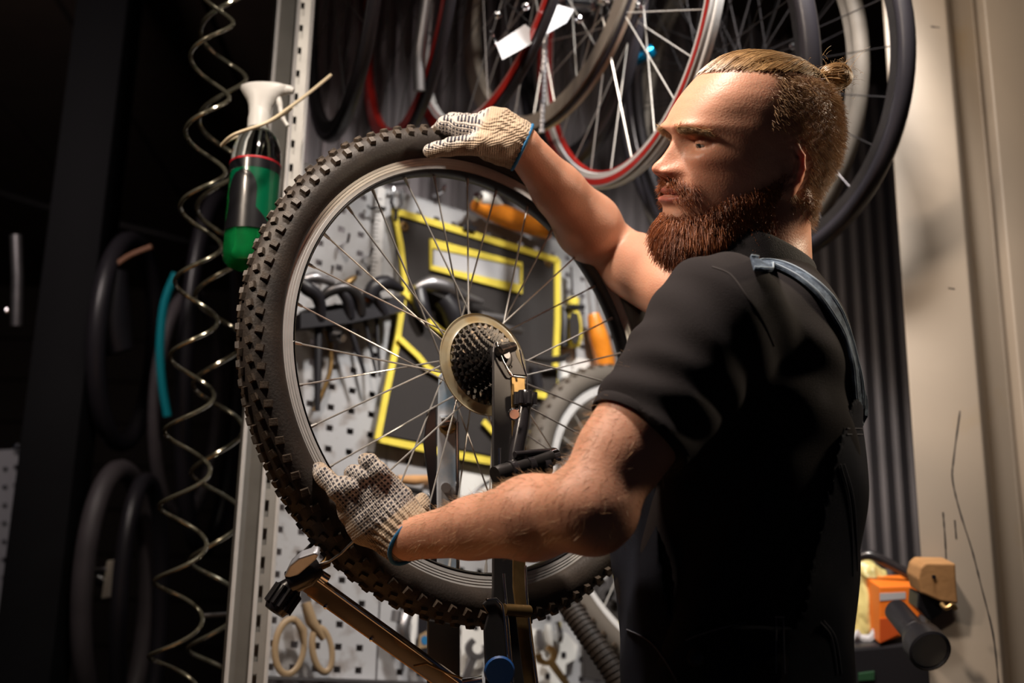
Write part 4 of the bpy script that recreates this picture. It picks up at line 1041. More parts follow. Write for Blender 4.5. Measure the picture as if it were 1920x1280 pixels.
# ------------------------------------------------------------------ perforated tool wall
def peg_mat():
    m = mat('enamelled_sheet', (.40, .40, .41), .42, .1, noise=.06, nscale=8, color2=(.20, .17, .15), thr=(.50, .66)); nt = m.node_tree; b = nt.nodes['Principled BSDF']
    n = [x for x in nt.nodes if x.type == 'TEX_NOISE'][0]; n.inputs['Scale'].default_value = 22; n.inputs['Detail'].default_value = 9
    # grime only on the lower left sheet, where hands reach: local x (along) and y (up)
    tc = [x for x in nt.nodes if x.type == 'TEX_COORD'][0]; sp = nt.nodes.new('ShaderNodeSeparateXYZ'); nt.links.new(tc.outputs['Object'], sp.inputs[0])
    a = nt.nodes.new('ShaderNodeMapRange'); a.inputs[1].default_value = .02; a.inputs[2].default_value = -.22; nt.links.new(sp.outputs[1], a.inputs[0])
    c = nt.nodes.new('ShaderNodeMapRange'); c.inputs[1].default_value = .35; c.inputs[2].default_value = .0; nt.links.new(sp.outputs[0], c.inputs[0])
    mu = nt.nodes.new('ShaderNodeMath'); mu.operation = 'MULTIPLY'; nt.links.new(a.outputs[0], mu.inputs[0]); nt.links.new(c.outputs[0], mu.inputs[1])
    mix = [x for x in nt.nodes if x.type == 'MIX'][0]; r = [x for x in nt.nodes if x.type == 'MAP_RANGE' and x.inputs[1].default_value > .45][0]
    m2 = nt.nodes.new('ShaderNodeMath'); m2.operation = 'MULTIPLY'; nt.links.new(mu.outputs[0], m2.inputs[0]); nt.links.new(r.outputs[0], m2.inputs[1]); nt.links.new(m2.outputs[0], mix.inputs[0])
    return m
M['peg'] = peg_mat()
PT = .038; PX = .043; hw_ = .0055; hx_ = .0070
sA, tTop = ST(592, 312); sL = ST(497, 900)[0]; sR = sA + 1.16
sS = ST(741, 500)[0]
t_hole0 = ST(640, 430)[1]; s_hole0 = ST(640, 430)[0]
tBot = ST(600, 1270)[1]
def peg_panel(name, s0, s1, t0, t1, parent, off=0.0):
    mb = MB(); i0, i1 = math.ceil((s0 - s_hole0 + .012) / PX), math.floor((s1 - s_hole0 - .012) / PX); j0, j1 = math.ceil((t0 - t_hole0 + .012) / PT), math.floor((t1 - t_hole0 - .012) / PT)
    xs = [s0]; 
    for i in range(i0, i1 + 1): c = s_hole0 + i * PX; xs += [c - hx_, c + hx_]
    xs.append(s1); ys = [t0]
    for j in range(j0, j1 + 1): c = t_hole0 + j * PT; ys += [c - hw_, c + hw_]
    ys.append(t1); nx, ny = len(xs), len(ys); th = .0025
    vs = [(x, y, off) for x in xs for y in ys] + [(x, y, off - th) for x in xs for y in ys]; fs = []; K = nx * ny
    hole = lambda i, j: 0 <= i < nx - 1 and 0 <= j < ny - 1 and i % 2 == 1 and j % 2 == 1
    for i in range(nx - 1):
        for j in range(ny - 1):
            a, b, c, d = i * ny + j, (i + 1) * ny + j, (i + 1) * ny + j + 1, i * ny + j + 1
            if not hole(i, j): fs += [(a, b, c, d), (K + a, K + d, K + c, K + b)]
            else: fs += [(a, b, K + b, K + a), (b, c, K + c, K + b), (c, d, K + d, K + c), (d, a, K + a, K + d)]
    mb.add(vs, fs); mb.v = [tuple(v_) for v_ in mb.v]
    me = mb.mesh(name, False, fix=False); o = link(name, me, parent, M['peg'], WALLF if parent is None else None)
    if parent is not None: o.matrix_local = wmat(parent).inverted() @ WALLF
    return o
pegb = thing('pegboard', None, 'perforated light grey metal tool wall behind the big wheel', 'pegboard', mw=WALLF)
peg_panel('panel', sL, sS - .002, tBot, tTop, pegb); peg_panel('panel', sS + .002, sR, tBot, tTop, pegb)
MB().box((sS, (tTop + tBot) / 2, -.004), .03, tTop - tBot, .006).build('panel_joint', M['steel'], pegb, False, WALLF)
MB().box(((sL + sR) / 2, tBot - .004, .02), sR - sL, .005, .05).build('bottom_lip', M['steel'], pegb, False, WALLF)
MB().box(((sL + sR) / 2, tTop - .001, -.008), sR - sL, .004, .016).build('top_fold', M['peg'], pegb, False, WALLF)
MB().box((sL - .005, (tTop + tBot) / 2, -.01), .012, tTop - tBot, .03).build('side_fold', M['steel'], pegb, False, WALLF)
# -- tool pouch
LF = lambda px, py, o=0: ST(px, py, o)
pouch = thing('tool_pouch', PP(880, 640, .02), 'dark grey canvas tool pouch edged in yellow hanging on the tool wall', 'pouch')
out = [(735, 393), (1045, 487), (1046, 620), (1040, 760), (1010, 880), (925, 864), (705, 822), (728, 700), (748, 640), (760, 560), (750, 480)]
plate('back_panel', out, .012, .008, M['canvas'], pouch)
band('yellow_edge', [(735, 395), (1045, 489)], .021, .004, .0135, M['yellow'], pouch)
band('yellow_edge', [(737, 393), (750, 460), (757, 530), (757, 552)], .021, .005, .011, M['yellow'], pouch)
band('yellow_edge', [(1044, 487), (1044, 600), (1038, 730), (1030, 780)], .021, .004, .014, M['yellow'], pouch)
band('yellow_edge', [(708, 822), (820, 846), (926, 866), (1005, 880)], .021, .004, .014, M['yellow'], pouch)
band('yellow_edge', [(756, 548), (743, 640), (722, 740), (706, 824)], .024, .005, .012, M['yellow'], pouch)
band('yellow_edge', [(754, 546), (790, 580), (806, 606), (840, 632)], .030, .005, .012, M['yellow'], pouch)
band('yellow_edge', [(746, 634), (782, 668), (800, 690), (830, 708)], .032, .005, .011, M['yellow'], pouch)
plate('pocket', [(757, 552), (790, 582), (806, 608), (860, 640), (1000, 680), (1040, 690), (1040, 760), (1010, 872), (710, 815), (728, 720), (745, 640)], .020, .008, M['canvas'], pouch)
band('yellow_edge', [(905, 790), (925, 812), (960, 830)], .034, .004, .012, M['yellow'], pouch)
band('yellow_edge', [(1000, 738), (1044, 746)], .034, .004, .014, M['yellow'], pouch)
plate('yellow_tab', [(992, 808), (1020, 812), (1018, 826), (990, 822)], .034, .004, M['yellow'], pouch)
card = plate('label_window', [(812, 463), (972, 502), (972, 538), (812, 498)], .022, .002, M['paper'], pouch)
band('window_edge', [(806, 457), (976, 497), (975, 543), (806, 502)], .022, .005, .0095, M['yellow'], pouch, True)
for x, y in ((757, 425), (1028, 492)):
    MB().lathe([(.0035, 0), (.0055, .003), (.009, .0025), (.0105, 0), (.0035, 0)], 24, WALLF @ Matrix.Translation((*ST(x, y, .02), .021))).build('eyelet', M['brass'], pouch)
for x, y in ((748, 372), (868, 428), (890, 432)):
    s_, t_ = ST(x, y, .01); pass
# hooks through the holes, pouch hook
def hook(x, y, L=.035, r=.003, label=None):
    s_, t_ = ST(x, y, 0); p = [wallpt(s_, t_, -.004), wallpt(s_, t_, L), wallpt(s_, t_ + .006, L + .003), wallpt(s_, t_ + .014, L + .004)]
    o = MB().tube(p, r, 8).build('peg_hook', M['chrome']); tag(o, label, 'hook'); return o
hook(815, 366, .03, .004, 'bright steel hook on the top edge of the tool wall left of the amber handle')
hook(633, 462, .035, .0035, 'round headed hook in the left sheet of the tool wall')
hook(605, 520, .03, .003, 'small hook in the tool wall just above the black pliers')
hook(678, 485, .03, .0035, 'hook in the tool wall left of the steel rule')
clip = thing('spring_clip', PP(745, 370, .02), 'black spring clip holding the top left corner of the pouch', 'clip')
MB().tube([PP(738, 352, .03), PP(733, 380, .03), PP(742, 395, .03), PP(753, 384, .03), PP(752, 356, .03)], .0035, 8).build('loop', M['black_paint'], clip)
MB().tube([PP(742, 395, .03), PP(742, 412, .028)], .004, 8).build('pin', M['black_paint'], clip)
MB().tube([PP(720, 340, .02), PP(738, 346, .03), PP(765, 342, .03)], .004, 8).build('wire', M['gun'], clip)
clip2 = thing('binder_clip', PP(886, 428, .02), 'small black clip biting the top edge of the pouch', 'clip')
plate('jaw', [(868, 421), (890, 427), (889, 436), (867, 430)], .026, .008, M['black_plastic'], clip2)
MB().tube([PP(874, 425, .03), PP(880, 412, .034), PP(886, 427, .03)], .0018, 6).build('handle', M['black_plastic'], clip2)
# steel rule
rule = thing('steel_rule', PP(715, 450, .01), 'upright steel rule hanging on the left sheet of the tool wall', 'ruler')
plate('blade', [(706, 352), (722, 350), (711, 545), (693, 543)], .012, .003, M['alu'], rule)
for k in range(22):
    f_ = k / 21; x = 704 - 11 * f_; y = 372 + 165 * f_
    plate('graduation', [(x, y), (x + (8 if k % 5 else 12), y + 1), (x + (8 if k % 5 else 12), y + 2.6), (x, y + 1.6)], .015, .0006, M['gun'], rule)
MB().tube([PP(690, 386, .01), PP(694, 391, .024), PP(712, 388, .026), PP(722, 391, .018)], .003, 8).build('wire_clip', M['black_paint'], rule)
# amber handles on the wall
def handle_tool(name, pts, rad, mt, label, cat, off=.03, extra=None):
    t = thing(name, PP(*pts[0], off), label, cat)
    path = spline([PP(x, y, off) for x, y in pts], 6); n = len(path); rs = []
    for i in range(n):
        f_ = i / (n - 1) * (len(rad) - 1); a = int(min(f_, len(rad) - 2)); rs.append(rad[a] + (rad[a + 1] - rad[a]) * (f_ - a))
    MB().tube(path, rs, 14).build('handle', mt, t); 
    return t
t = handle_tool('plastic_mallet', [(888, 384), (920, 395), (960, 410), (1000, 425), (1030, 440)], [.011, .020, .022, .019, .010], M['amber'], 'amber plastic handled tool lying across the top of the tool wall', 'hand tool', .045)
MB().tube([PP(893, 372, .05), PP(905, 372, .055), PP(925, 378, .055), PP(938, 386, .05)], [.009, .015, .014, .008], 12).build('head', M['white'], t)
MB().lathe([(0, .010), (.006, .009), (.010, .003), (.010, -.003), (0, -.009)], 18, V2W @ frame(PPv(897, 369, .07), NV)).build('ball_end', M['chrome'], t)
t = handle_tool('file', [(1112, 588), (1122, 630), (1135, 680), (1144, 742)], [.012, .021, .021, .014], M['amber'], 'amber plastic handled file hanging point up near the right of the tool wall', 'file', .04)
for dx in (0, 14): MB().tube([PP(1108 + dx, 592, .04), PP(1104 + dx, 555, .04), PP(1100 + dx, 520, .04)], .0032, 8).build('tang', M['steel'], t)
t = handle_tool('screwdriver', [(1075, 560), (1075, 580), (1075, 600), (1076, 632), (1076, 650)], [.013, .011, .0175, .0185, .012], M['yellow'], 'yellow and black handled screwdriver on the tool wall right of the pouch', 'screwdriver', .03)
plate('grip_inlay', [(1070, 585), (1082, 588), (1086, 610), (1085, 638), (1076, 646), (1068, 632), (1067, 600)], .048, .003, M['canvas'], t)
plate('collar', [(1060, 572), (1090, 574), (1090, 582), (1060, 580)], .035, .012, M['black_plastic'], t)
MB().tube([PP(1073, 556, .03), PP(1070, 500, .03)], .0035, 8).build('shaft', M['chrome'], t); MB().tube([PP(1078, 650, .03), PP(1080, 672, .03)], .002, 8).build('hanging_wire', M['gun'], t)
t = thing('screwdriver', PP(1058, 600, .03), 'black handled screwdriver half hidden beside the yellow one', 'screwdriver')
MB().tube([PP(1058, 575, .022), PP(1058, 600, .022), PP(1058, 650, .022)], [.009, .013, .010], 12).build('handle', M['black_plastic'], t); MB().tube([PP(1058, 575, .022), PP(1056, 520, .022)], .003, 8).build('shaft', M['chrome'], t)
t = thing('hook_spanner', PP(1050, 700, .05), 'dark hooked spanner low on the right edge of the pouch', 'spanner')
MB().tube([PP(1000, 672, .05), PP(1030, 675, .055), PP(1055, 672, .055), PP(1068, 664, .055)], [.006, .007, .008, .004], 8).build('jaw', M['gun'], t)
MB().tube([PP(1000, 690, .06), PP(1010, 730, .06)], .012, 10).build('grip', M['black_plastic'], t)
plate('hanging_sheet', [(1052, 664), (1172, 690), (1172, 860), (1052, 830)], .006, .002, M['white'], pegb)
# tools in the pouch
def shape_tool(name, label, cat, bits):
    t = None
    for nm, pts, r, mt in bits:
        if t is None: t = thing(name, PP(pts[0][0], pts[0][1], pts[0][2]), label, cat)
        MB().tube(spline([PP(*p) for p in pts], 4), r if not hasattr(r, '__len__') else list(np.interp(np.linspace(0, 1, (len(pts) - 1) * 4 + 1), np.linspace(0, 1, len(r)), r)), 10).build(nm, mt, t)
    return t
shape_tool('pliers', 'black jawed pliers lying across the pouch left of the cassette', 'pliers', [('jaw', [(778, 540, .045), (805, 532, .05), (840, 540, .055), (870, 555, .05), (905, 566, .05)], [.006, .016, .016, .009, .004], M['steel']), ('handle', [(785, 545, .045), (790, 575, .05), (800, 600, .05)], [.014, .016, .012], M['black_plastic'])])
shape_tool('pliers', 'black gripped pliers pushed down in the pouch behind the cassette', 'pliers', [('handle', [(830, 560, .05), (850, 590, .055), (860, 640, .05)], [.02, .022, .016], M['black_plastic']), ('jaw', [(880, 575, .05), (920, 590, .05), (940, 605, .05)], [.01, .009, .005], M['gun'])])
shape_tool('allen_key', 'steel bar end showing above the sprockets', 'key', [('bar', [(900, 590, .06), (925, 594, .06), (950, 598, .06)], .007, M['steel'])])
shape_tool('allen_key', 'second steel bar end beside the upper right sprockets', 'key', [('bar', [(935, 612, .06), (960, 617, .06), (978, 621, .06)], .006, M['steel'])])
# rack of pliers and cutters at the left of the tool wall
rack = thing('tool_rack', PP(640, 590, .04), 'black tool rack bar fixed across the left sheet of the tool wall', 'rack')
plate('shelf_bar', [(548, 594), (600, 590), (742, 566), (742, 590), (640, 612), (548, 622)], .035, .03, M['black_plastic'], rack)
plate('back_strip', [(560, 585), (742, 560), (742, 572), (560, 600)], .008, .03, M['gun'], rack)
shape_tool('cable_cutter', 'black handled cable cutter at the left end of the tool rack', 'cutter', [('handle', [(562, 525, .07), (575, 540, .075), (592, 552, .075), (600, 570, .07), (600, 598, .06)], [.010, .013, .012, .011, .010], M['black_plastic']), ('jaw', [(562, 528, .07), (590, 520, .075), (625, 530, .075)], [.006, .010, .006], M['steel'])])
shape_tool('pliers', 'brown stained pliers arching over the middle of the tool rack', 'pliers', [('handle', [(600, 560, .06), (620, 545, .07), (650, 540, .075), (672, 560, .07), (676, 590, .06)], [.008, .010, .011, .011, .010], M['gun']), ('handle', [(640, 545, .07), (652, 565, .07), (656, 595, .06)], .010, M['black_plastic']), ('jaw', [(640, 540, .07), (660, 524, .07), (668, 518, .07)], [.01, .007, .003], M['brass'])])
shape_tool('pliers', 'black curved pliers reaching from the rack to the pouch edge', 'pliers', [('handle', [(690, 560, .07), (702, 538, .075), (725, 530, .075), (755, 543, .07)], [.012, .015, .014, .006], M['black_plastic']), ('handle', [(700, 545, .07), (712, 570, .065), (722, 590, .06)], .009, M['black_plastic'])])
shape_tool('screwdriver', 'small amber collared driver standing in the tool rack', 'screwdriver', [('collar', [(684, 550, .06), (686, 566, .06)], .007, M['amber']), ('shaft', [(684, 566, .06), (688, 600, .06)], .003, M['gun'])])
lbl = ['leftmost of the black tool shafts hanging below the rack', 'second black tool shaft from the left below the rack', 'third black tool shaft below the rack, leaning right', 'fourth black tool shaft below the rack', 'rightmost black tool shaft below the rack, by the pouch']
for i, (x0, y0, x1, y1, r) in enumerate([(597, 612, 595, 770, .007), (617, 612, 622, 640, .006), (652, 600, 684, 702, .005), (682, 590, 705, 700, .0035), (706, 588, 712, 706, .0035)]):
    tag(MB().tube([PP(x0, y0, .045), PP((x0 + x1) / 2, (y0 + y1) / 2, .045), PP(x1, y1, .045)], [r, r, r * .7], 8).build('tool_shaft', M['black_plastic']), lbl[i], 'tool', 'tool shafts below the rack')
shape_tool('clamp_knob', 'bright screw knob just below the tool rack', 'knob', [('screw', [(625, 628, .045), (640, 632, .055)], .012, M['gun']), ('cap', [(636, 632, .06), (644, 634, .07)], .007, M['chrome'])])
shape_tool('riffler', 'thin reddish rod hanging down the stained sheet', 'tool', [('rod', [(612, 620, .03), (620, 650, .03), (618, 700, .03), (590, 770, .02)], .0045, M['brass'])])
for i, (x, y) in enumerate(((677, 680), (660, 700))):
    pass
# horizontal brown handled tool low behind the wheel
shape_tool('wooden_file', 'brown handled tool on the tool wall beside the chalky bar', 'file', [('handle', [(745, 898, .03), (775, 900, .035), (805, 898, .03)], [.007, .010, .008], M['wood']), ('shank', [(700, 892, .03), (745, 897, .03)], .004, M['gun'])])
shape_tool('ring_spanner', 'dull ring spanner below the brown handled tool', 'spanner', [('shank', [(755, 915, .03), (790, 922, .03)], .006, M['gun']), ('ring', [(790, 915, .035), (806, 915, .035), (806, 930, .035), (790, 930, .035)], .005, M['chrome'])])
# cable drooping across the white part
tag(MB().tube(spline([PP(1000, 890, .06), PP(930, 898, .06), (PP(890, 922, .06)), PP(840, 970, .05)], 6), .003, 8).build('brake_cable', M['gun']), 'thin dark cable drooping over the white sheet right of the chalky bar', 'cable')
plate('white_sheet', [(862, 868), (1050, 905), (1050, 980), (862, 960)], .004, .002, M['white'], pegb)
# scissors
sc = thing('scissors', PP(560, 1160, .03), 'scissors with cream plastic finger loops hanging below the caliper head', 'scissors')
def loop(cx, cy, rx, ry, rot, r, off):
    pts = []
    for k in range(28):
        a = 2 * PI * k / 28; x = rx * math.cos(a); y = ry * math.sin(a); pts.append(PP(cx + x * math.cos(rot) - y * math.sin(rot), cy + x * math.sin(rot) + y * math.cos(rot), off))
    return MB().tube(pts, r, 10, closed=True, squash=.6)
for a in ((543, 1212, 27, 52, .12, .0058, .04), (604, 1218, 18, 42, -.15, .0058, .045)): loop(*a).build('finger_loop', M['cream'], sc)
MB().tube([PP(552, 1158, .04), PP(567, 1180, .04), PP(571, 1215, .04)], [.004, .008, .004], 10).build('handle', M['cream'], sc); MB().tube([PP(573, 1130, .04), PP(584, 1165, .045), (PP(606, 1198, .045))], [.009, .010, .005], 10).build('handle', M['cream'], sc)
plate('blade', [(560, 1090), (578, 1090), (584, 1140), (566, 1142)], .04, .003, M['steel'], sc)
# spanners and cards at the bottom
def spanner(px, py, rot, s, label, off=.03, name='spanner', mt=None):
    t = thing(name, PP(px, py, off), label, 'spanner'); mt = mt or M['steel']; pts = []
    for k in range(22):
        a = math.radians(50) + (2 * PI - math.radians(100)) * k / 21; pts.append((math.cos(a) * 22 * s, math.sin(a) * 22 * s))
    for k in range(9):
        a = math.radians(-38) - (math.radians(284)) * k / 8; pts.append((math.cos(a) * 11 * s, math.sin(a) * 11 * s))
    c, d = math.cos(rot), math.sin(rot)
    plate('jaw', [(px + x * c - y * d, py + x * d + y * c) for x, y in pts], off, .006, mt, t)
    plate('shank', [(px + x * c - y * d, py + x * d + y * c) for x, y in ((-19 * s, -7 * s), (-19 * s, 7 * s), (-75 * s, 6 * s), (-75 * s, -6 * s))], off + .001, .004, mt, t); return t
spanner(893, 1215, -1.2, 1.0, 'open jawed spanner in front of the white card below the wheel', .05)
spanner(1140, 1115, -PI / 2 + .1 + PI, .9, 'bright open ended spanner standing jaw up by the yellow binding')
spanner(1022, 1228, -2.2, .9, 'rusty spanner head low between the stand and the leaning tyre', .05, mt=M['brass'])
cd = thing('tool_card', PP(888, 1215, .03), 'white hanging card with a round cut-out below the wheel', 'card')
plate('card', [(865, 1172), (908, 1174), (906, 1268), (863, 1266)], .03, .002, M['white'], cd)
plate('hang_notch', [(888, 1173), (896, 1173), (896, 1180), (888, 1180)], .0325, .0008, M['black_plastic'], cd)
cd = thing('tool_card', PP(1040, 1200, .03), 'white card rack with slots holding small tools beside the leaning tyre', 'card')
plate('card', [(996, 1178), (1062, 1186), (1082, 1210), (1078, 1235), (1060, 1245), (1058, 1290), (996, 1290)], .02, .002, M['white'], cd)
for i, (x, y) in enumerate(((1010, 1180), (1027, 1170), (1045, 1165))):
    MB().tube([PP(x, y, .035), PP(x + 3, y + 28, .035), PP(x + 4, y + 40, .035)], [.006, .009, .005], 8).build('small_tool', (M['steel'], M['white'], M['chrome'])[i], cd)
for x, y in ((1052, 1222), (1022, 1262), (1053, 1264)): plate('slot', [(x, y), (x + 9, y), (x + 9, y + 11), (x, y + 11)], .0225, .0008, M['black_plastic'], cd)
hx = thing('hanging_tag', PP(795, 1195, .03), 'dark hanging tag with a pale blue emblem beside the caliper arm', 'tag')
plate('card', [(784, 1152), (812, 1155), (812, 1230), (782, 1228)], .03, .003, M['black_plastic'], hx)
plate('emblem', [(786, 1190), (800, 1182), (808, 1196), (806, 1212), (784, 1216)], .0335, .0006, M['cream'], hx); MB().lathe([(0, .001), (.008, .001), (.008, 0), (0, 0)], 18, WALLF @ Matrix.Translation((*ST(796, 1200, .034), .034))).build('emblem_dot', M['blue'], hx)
shape_tool('pliers', 'pale worn pliers hanging left of the dark tag', 'pliers', [('handle', [(762, 1150, .04), (755, 1180, .045), (765, 1215, .04)], [.012, .012, .008], M['steel']), ('handle', [(745, 1145, .04), (742, 1165, .04)], .01, M['steel'])])
plate('white_strip', [(770, 1145), (782, 1147), (776, 1210), (768, 1208)], .03, .003, M['white'], hx)
p2 = thing('tool_pouch', PP(1120, 1120, .03), 'second yellow edged tool pouch low behind the leaning tyre', 'pouch')
plate('back_panel', [(1092, 1080), (1200, 1100), (1200, 1290), (1092, 1270)], .012, .008, M['canvas'], p2)
band('yellow_edge', [(1098, 1108), (1098, 1150)], .024, .004, .016, M['yellow'], p2); band('yellow_edge', [(1104, 1157), (1170, 1176)], .024, .004, .016, M['yellow'], p2); band('yellow_edge', [(1135, 1072), (1175, 1082)], .024, .004, .014, M['yellow'], p2)
# ------------------------------------------------------------------ wheels hanging on the wall
SP2 = {}
def bg_wheel(p, label, rim_mt, tyre_mt, R=.335, tr=.011, rd=.016, rw=.010, ns=24, spoke_mt=None, hubr=.016, knobby=False, grp='wheels hanging along the wall'):
    cx, cy, z, a, b = p; Mw_, C, n = wheel_frame((cx, cy, z, a, b)); t = thing('hanging_wheel' if grp else 'bicycle_wheel', None, label, 'wheel', grp, Mw_)
    Rt = R - tr
    MB().lathe([(Rt + tr * math.cos(q), tr * math.sin(q)) for q in np.linspace(0, 2 * PI, 13)[:-1]], 96, closed=True).build('tyre', tyre_mt, t, mw=Mw_)
    ro = R - 2 * tr
    MB().lathe([(ro + .004, -rw), (ro - rd, -rw * .8), (ro - rd - .004, 0), (ro - rd, rw * .8), (ro + .004, rw), (ro, rw * .6), (ro, -rw * .6)], 96, closed=True).build('rim', rim_mt, t, mw=Mw_)
    MB().lathe([(0, -.05), (.006, -.05), (.008, -.036), (.026, -.032), (.026, -.029), (hubr, -.026), (hubr, .026), (.026, .029), (.026, .032), (.008, .036), (.006, .05), (0, .05)], 24).build('hub', M['chrome'], t, mw=Mw_)
    for k in range(ns):
        side = 1 if k % 2 else -1; ld = 1 if (k // 2) % 2 else -1; ra = 2 * PI * k / ns; fa = ra + ld * 1.0
        A = Vector((.024 * math.cos(fa), .024 * math.sin(fa), .0305 * side)); B = Vector(((ro - rd) * math.cos(ra), (ro - rd) * math.sin(ra), 0)); L_ = round((B - A).length, 3)
        mt_ = spoke_mt or M['spoke']; key = (L_, mt_.name)
        if key not in SP2: SP2[key] = spoke_mesh(L_, .0011)
        put_spoke(SP2[key], A, B, t, I4, mt=mt_)
    if knobby:
        for k in range(70):
            for lat in (-.8, 0, .8):
                th = 2 * PI * (k + (.5 if lat == 0 else 0)) / 70; rr = Vector((math.cos(th), math.sin(th), 0)); nr = rr * math.cos(lat) + Vector((0, 0, 1)) * math.sin(lat)
                o = bpy.data.objects.new('tread_knob', kc); COL.objects.link(o); o.parent = [c for c in t.children if c.name.startswith('tyre')][0]; o.matrix_local = frame(rr * Rt + nr * tr, nr, Vector((-math.sin(th), math.cos(th), 0)))
    return t
bt = mat('smooth_black_tyre', (.02, .018, .022), .35); redt = mat('red_tyre', (.28, .012, .008), .4); greyt = mat('dusty_tyre', (.10, .085, .07), .7, noise=.3, nscale=12)
M['red_rim'] = mat('red_rim', (.30, .014, .010), .35, coat=.3)
BW = [((643.8, -66, 2.413, -1.236, -.053), 'narrow seen black wheel right beside the slotted upright', M['alu_dark'], bt, dict(R=.335, tr=.012, rd=.016)),
      ((762.6, -35, 2.53, -1.211, -.063), 'dark wheel with a dull red rim, second from the slotted upright', M['red_rim'], bt, dict(R=.335, tr=.010, rd=.022)),
      ((921.7, -63, 2.397, -1.115, -.178), 'wheel with a bright red rim passing in front of the paper tag', M['red_rim'], bt, dict(R=.335, tr=.008, rd=.022, edge=1)),
      ((1030.6, -65, 2.473, -1.059, -.122), 'wheel with a broad tan silver rim above the raised wrist', mat('tan_rim', (.50, .42, .34), .35, .6), bt, dict(R=.333, tr=.004, rd=.028, rw=.013)),
      ((1081.7, 4, 2.597, -1.255, -.036), 'thick black tyred wheel right of the broad tan silver rim', M['alu_dark'], bt, dict(R=.345, tr=.017)),
      ((1166.2, 9, 2.282, -1.156, -.077), 'silver rimmed wheel with a red line ending above the raised forearm', M['alu'], M['alu'], dict(R=.330, tr=.004, rd=.020, rw=.012)),
      ((1331.4, 153, 2.299, -1.24, .106), 'black tyred wheel partly hidden behind the man\'s face', M['alu_dark'], bt, dict(R=.345, tr=.016)),
      ((1405, 146, 2.347, -.935, .043), 'outermost dark wheel behind the man\'s head beside the cream stanchion', M['gun'], bt, dict(R=.358, tr=.015, rd=.012)),
      ((1383, 195, 2.517, -1.084, -.039), 'dusty tan wheel just inside the outermost one behind the head', greyt, greyt, dict(R=.358, tr=.015, rd=.012)),
      ]
for i, (p, lb, rm, tm, kw) in enumerate(BW):
    edge = kw.pop('edge', 0)
    w_ = bg_wheel(p, lb, rm, tm, ns=(20 if i < 3 else 24), spoke_mt=M['alu_dark'] if i in (4, 6, 7, 8) else (M['gun'] if i < 3 else None), **kw)  # first three wheels get dark spokes to mimic the dimmer light there
    ri = kw['R'] - 2 * kw['tr'] - kw['rd'] if 'rd' in kw else 0
    if edge: MB().lathe([(ri - .0045, -.0035), (ri - .0060, 0), (ri - .0045, .0035), (ri + .006, .009), (ri + .006, .0100), (ri - .003, .0060), (ri - .003, -.0060), (ri + .006, -.0100), (ri + .006, -.009)], 96, closed=True).build('machined_edge', M['alu'], w_, mw=wmat(w_))
    if i == 5:
        for s1 in (1, -1): MB().lathe([(ri + .010, .0118 * s1), (ri + .021, .0130 * s1), (ri + .021, .0136 * s1), (ri + .010, .0124 * s1)], 96, closed=True).build('red_line', M['red_rim'], w_, mw=wmat(w_))
        MB().lathe([(ri - .0050, -.0055), (ri - .0062, 0), (ri - .0050, .0055), (ri - .0030, .006), (ri - .003, -.006)], 96, closed=True).build('red_line', M['red_rim'], w_, mw=wmat(w_))
# small leaning wheel lower right, standing behind the stand
bg_wheel((1239, 979, 2.55, .78, -.453), 'dusty knobbly wheel standing low behind the clamp of the stand', M['alu'], greyt, R=.345, tr=.024, rd=.014, ns=24, knobby=True, grp=None)
# black tyre bottom, running from the wheel down to the right
ty = thing('spare_tyre', P(1120, 1220, 2.0), 'thin black ribbed tyre slanting down to the right behind the big wheel', 'tyre')
MB().tube(spline([P(x, y, z) for x, y, z in ((1030, 1085, 2.05), (1060, 1125, 2.03), (1100, 1185, 2.0), (1150, 1260, 1.97), (1185, 1330, 1.95))], 8), .017, 14).build('tread', M['rubber'], ty)
pth = spline([P(x, y, z) for x, y, z in ((1030, 1085, 2.05), (1060, 1125, 2.03), (1100, 1185, 2.0), (1150, 1260, 1.97), (1185, 1330, 1.95))], 8)
for i in range(0, len(pth) - 1, 1): MB().lathe([(.0168, -.0025), (.0186, -.002), (.0186, .002), (.0168, .0025)], 16, frame(pth[i], pth[i + 1] - pth[i]), closed=True).build('tread_rib', M['rubber'], ty)
# paper tag, hub with blue nipples, hanging chain
tg = thing('paper_tag', P(985, 60, 2.1), 'crumpled white paper tag tied to a hub above the gloved hand', 'tag')
def quadsheet(name, px, mt, parent, th=.001):
    vs = [P(*q) for q in px]; n = (vs[1] - vs[0]).cross(vs[2] - vs[0]).normalized() * th; k = len(vs)
    return MB().add(vs + [v_ + n for v_ in vs], [tuple(range(k))[::-1], tuple(range(k, 2 * k))] + [(i, (i + 1) % k, k + (i + 1) % k, k + i) for i in range(k)]).build(name, mt, parent, False)
quadsheet('sheet', [(930, 82, 2.14), (985, 45, 2.17), (1003, 62, 2.17), (996, 82, 2.15), (942, 112, 2.13)], M['paper'], tg)
quadsheet('sheet', [(1005, 62, 2.19), (1042, 8, 2.22), (1076, 18, 2.21), (1062, 42, 2.2), (1024, 64, 2.18)], M['paper'], tg)
tg2 = tag(MB().tube(spline([P(920, 55, 2.12), P(925, 70, 2.13), P(930, 84, 2.13)], 3), .003, 6).build('tag_wire', M['chrome']), 'short bright wire above the paper tag', 'wire')
def sparkle(px, py, z, label, mt=None, r=.007, name='hub_bolt'):
    t = thing(name, P(px, py, z), label, 'bolt'); MB().lathe([(0, r * .8), (r * .7, r * .6), (r, 0), (r * .7, -r * .6), (0, -r * .8)], 14, V2W @ frame(Vw(px, py, z), (.2, 0, -1))).build('head', mt or M['chrome'], t); MB().tube([P(px, py, z), P(px + 6, py + 2, z + .05)], r * .5, 8).build('shaft', mt or M['chrome'], t)
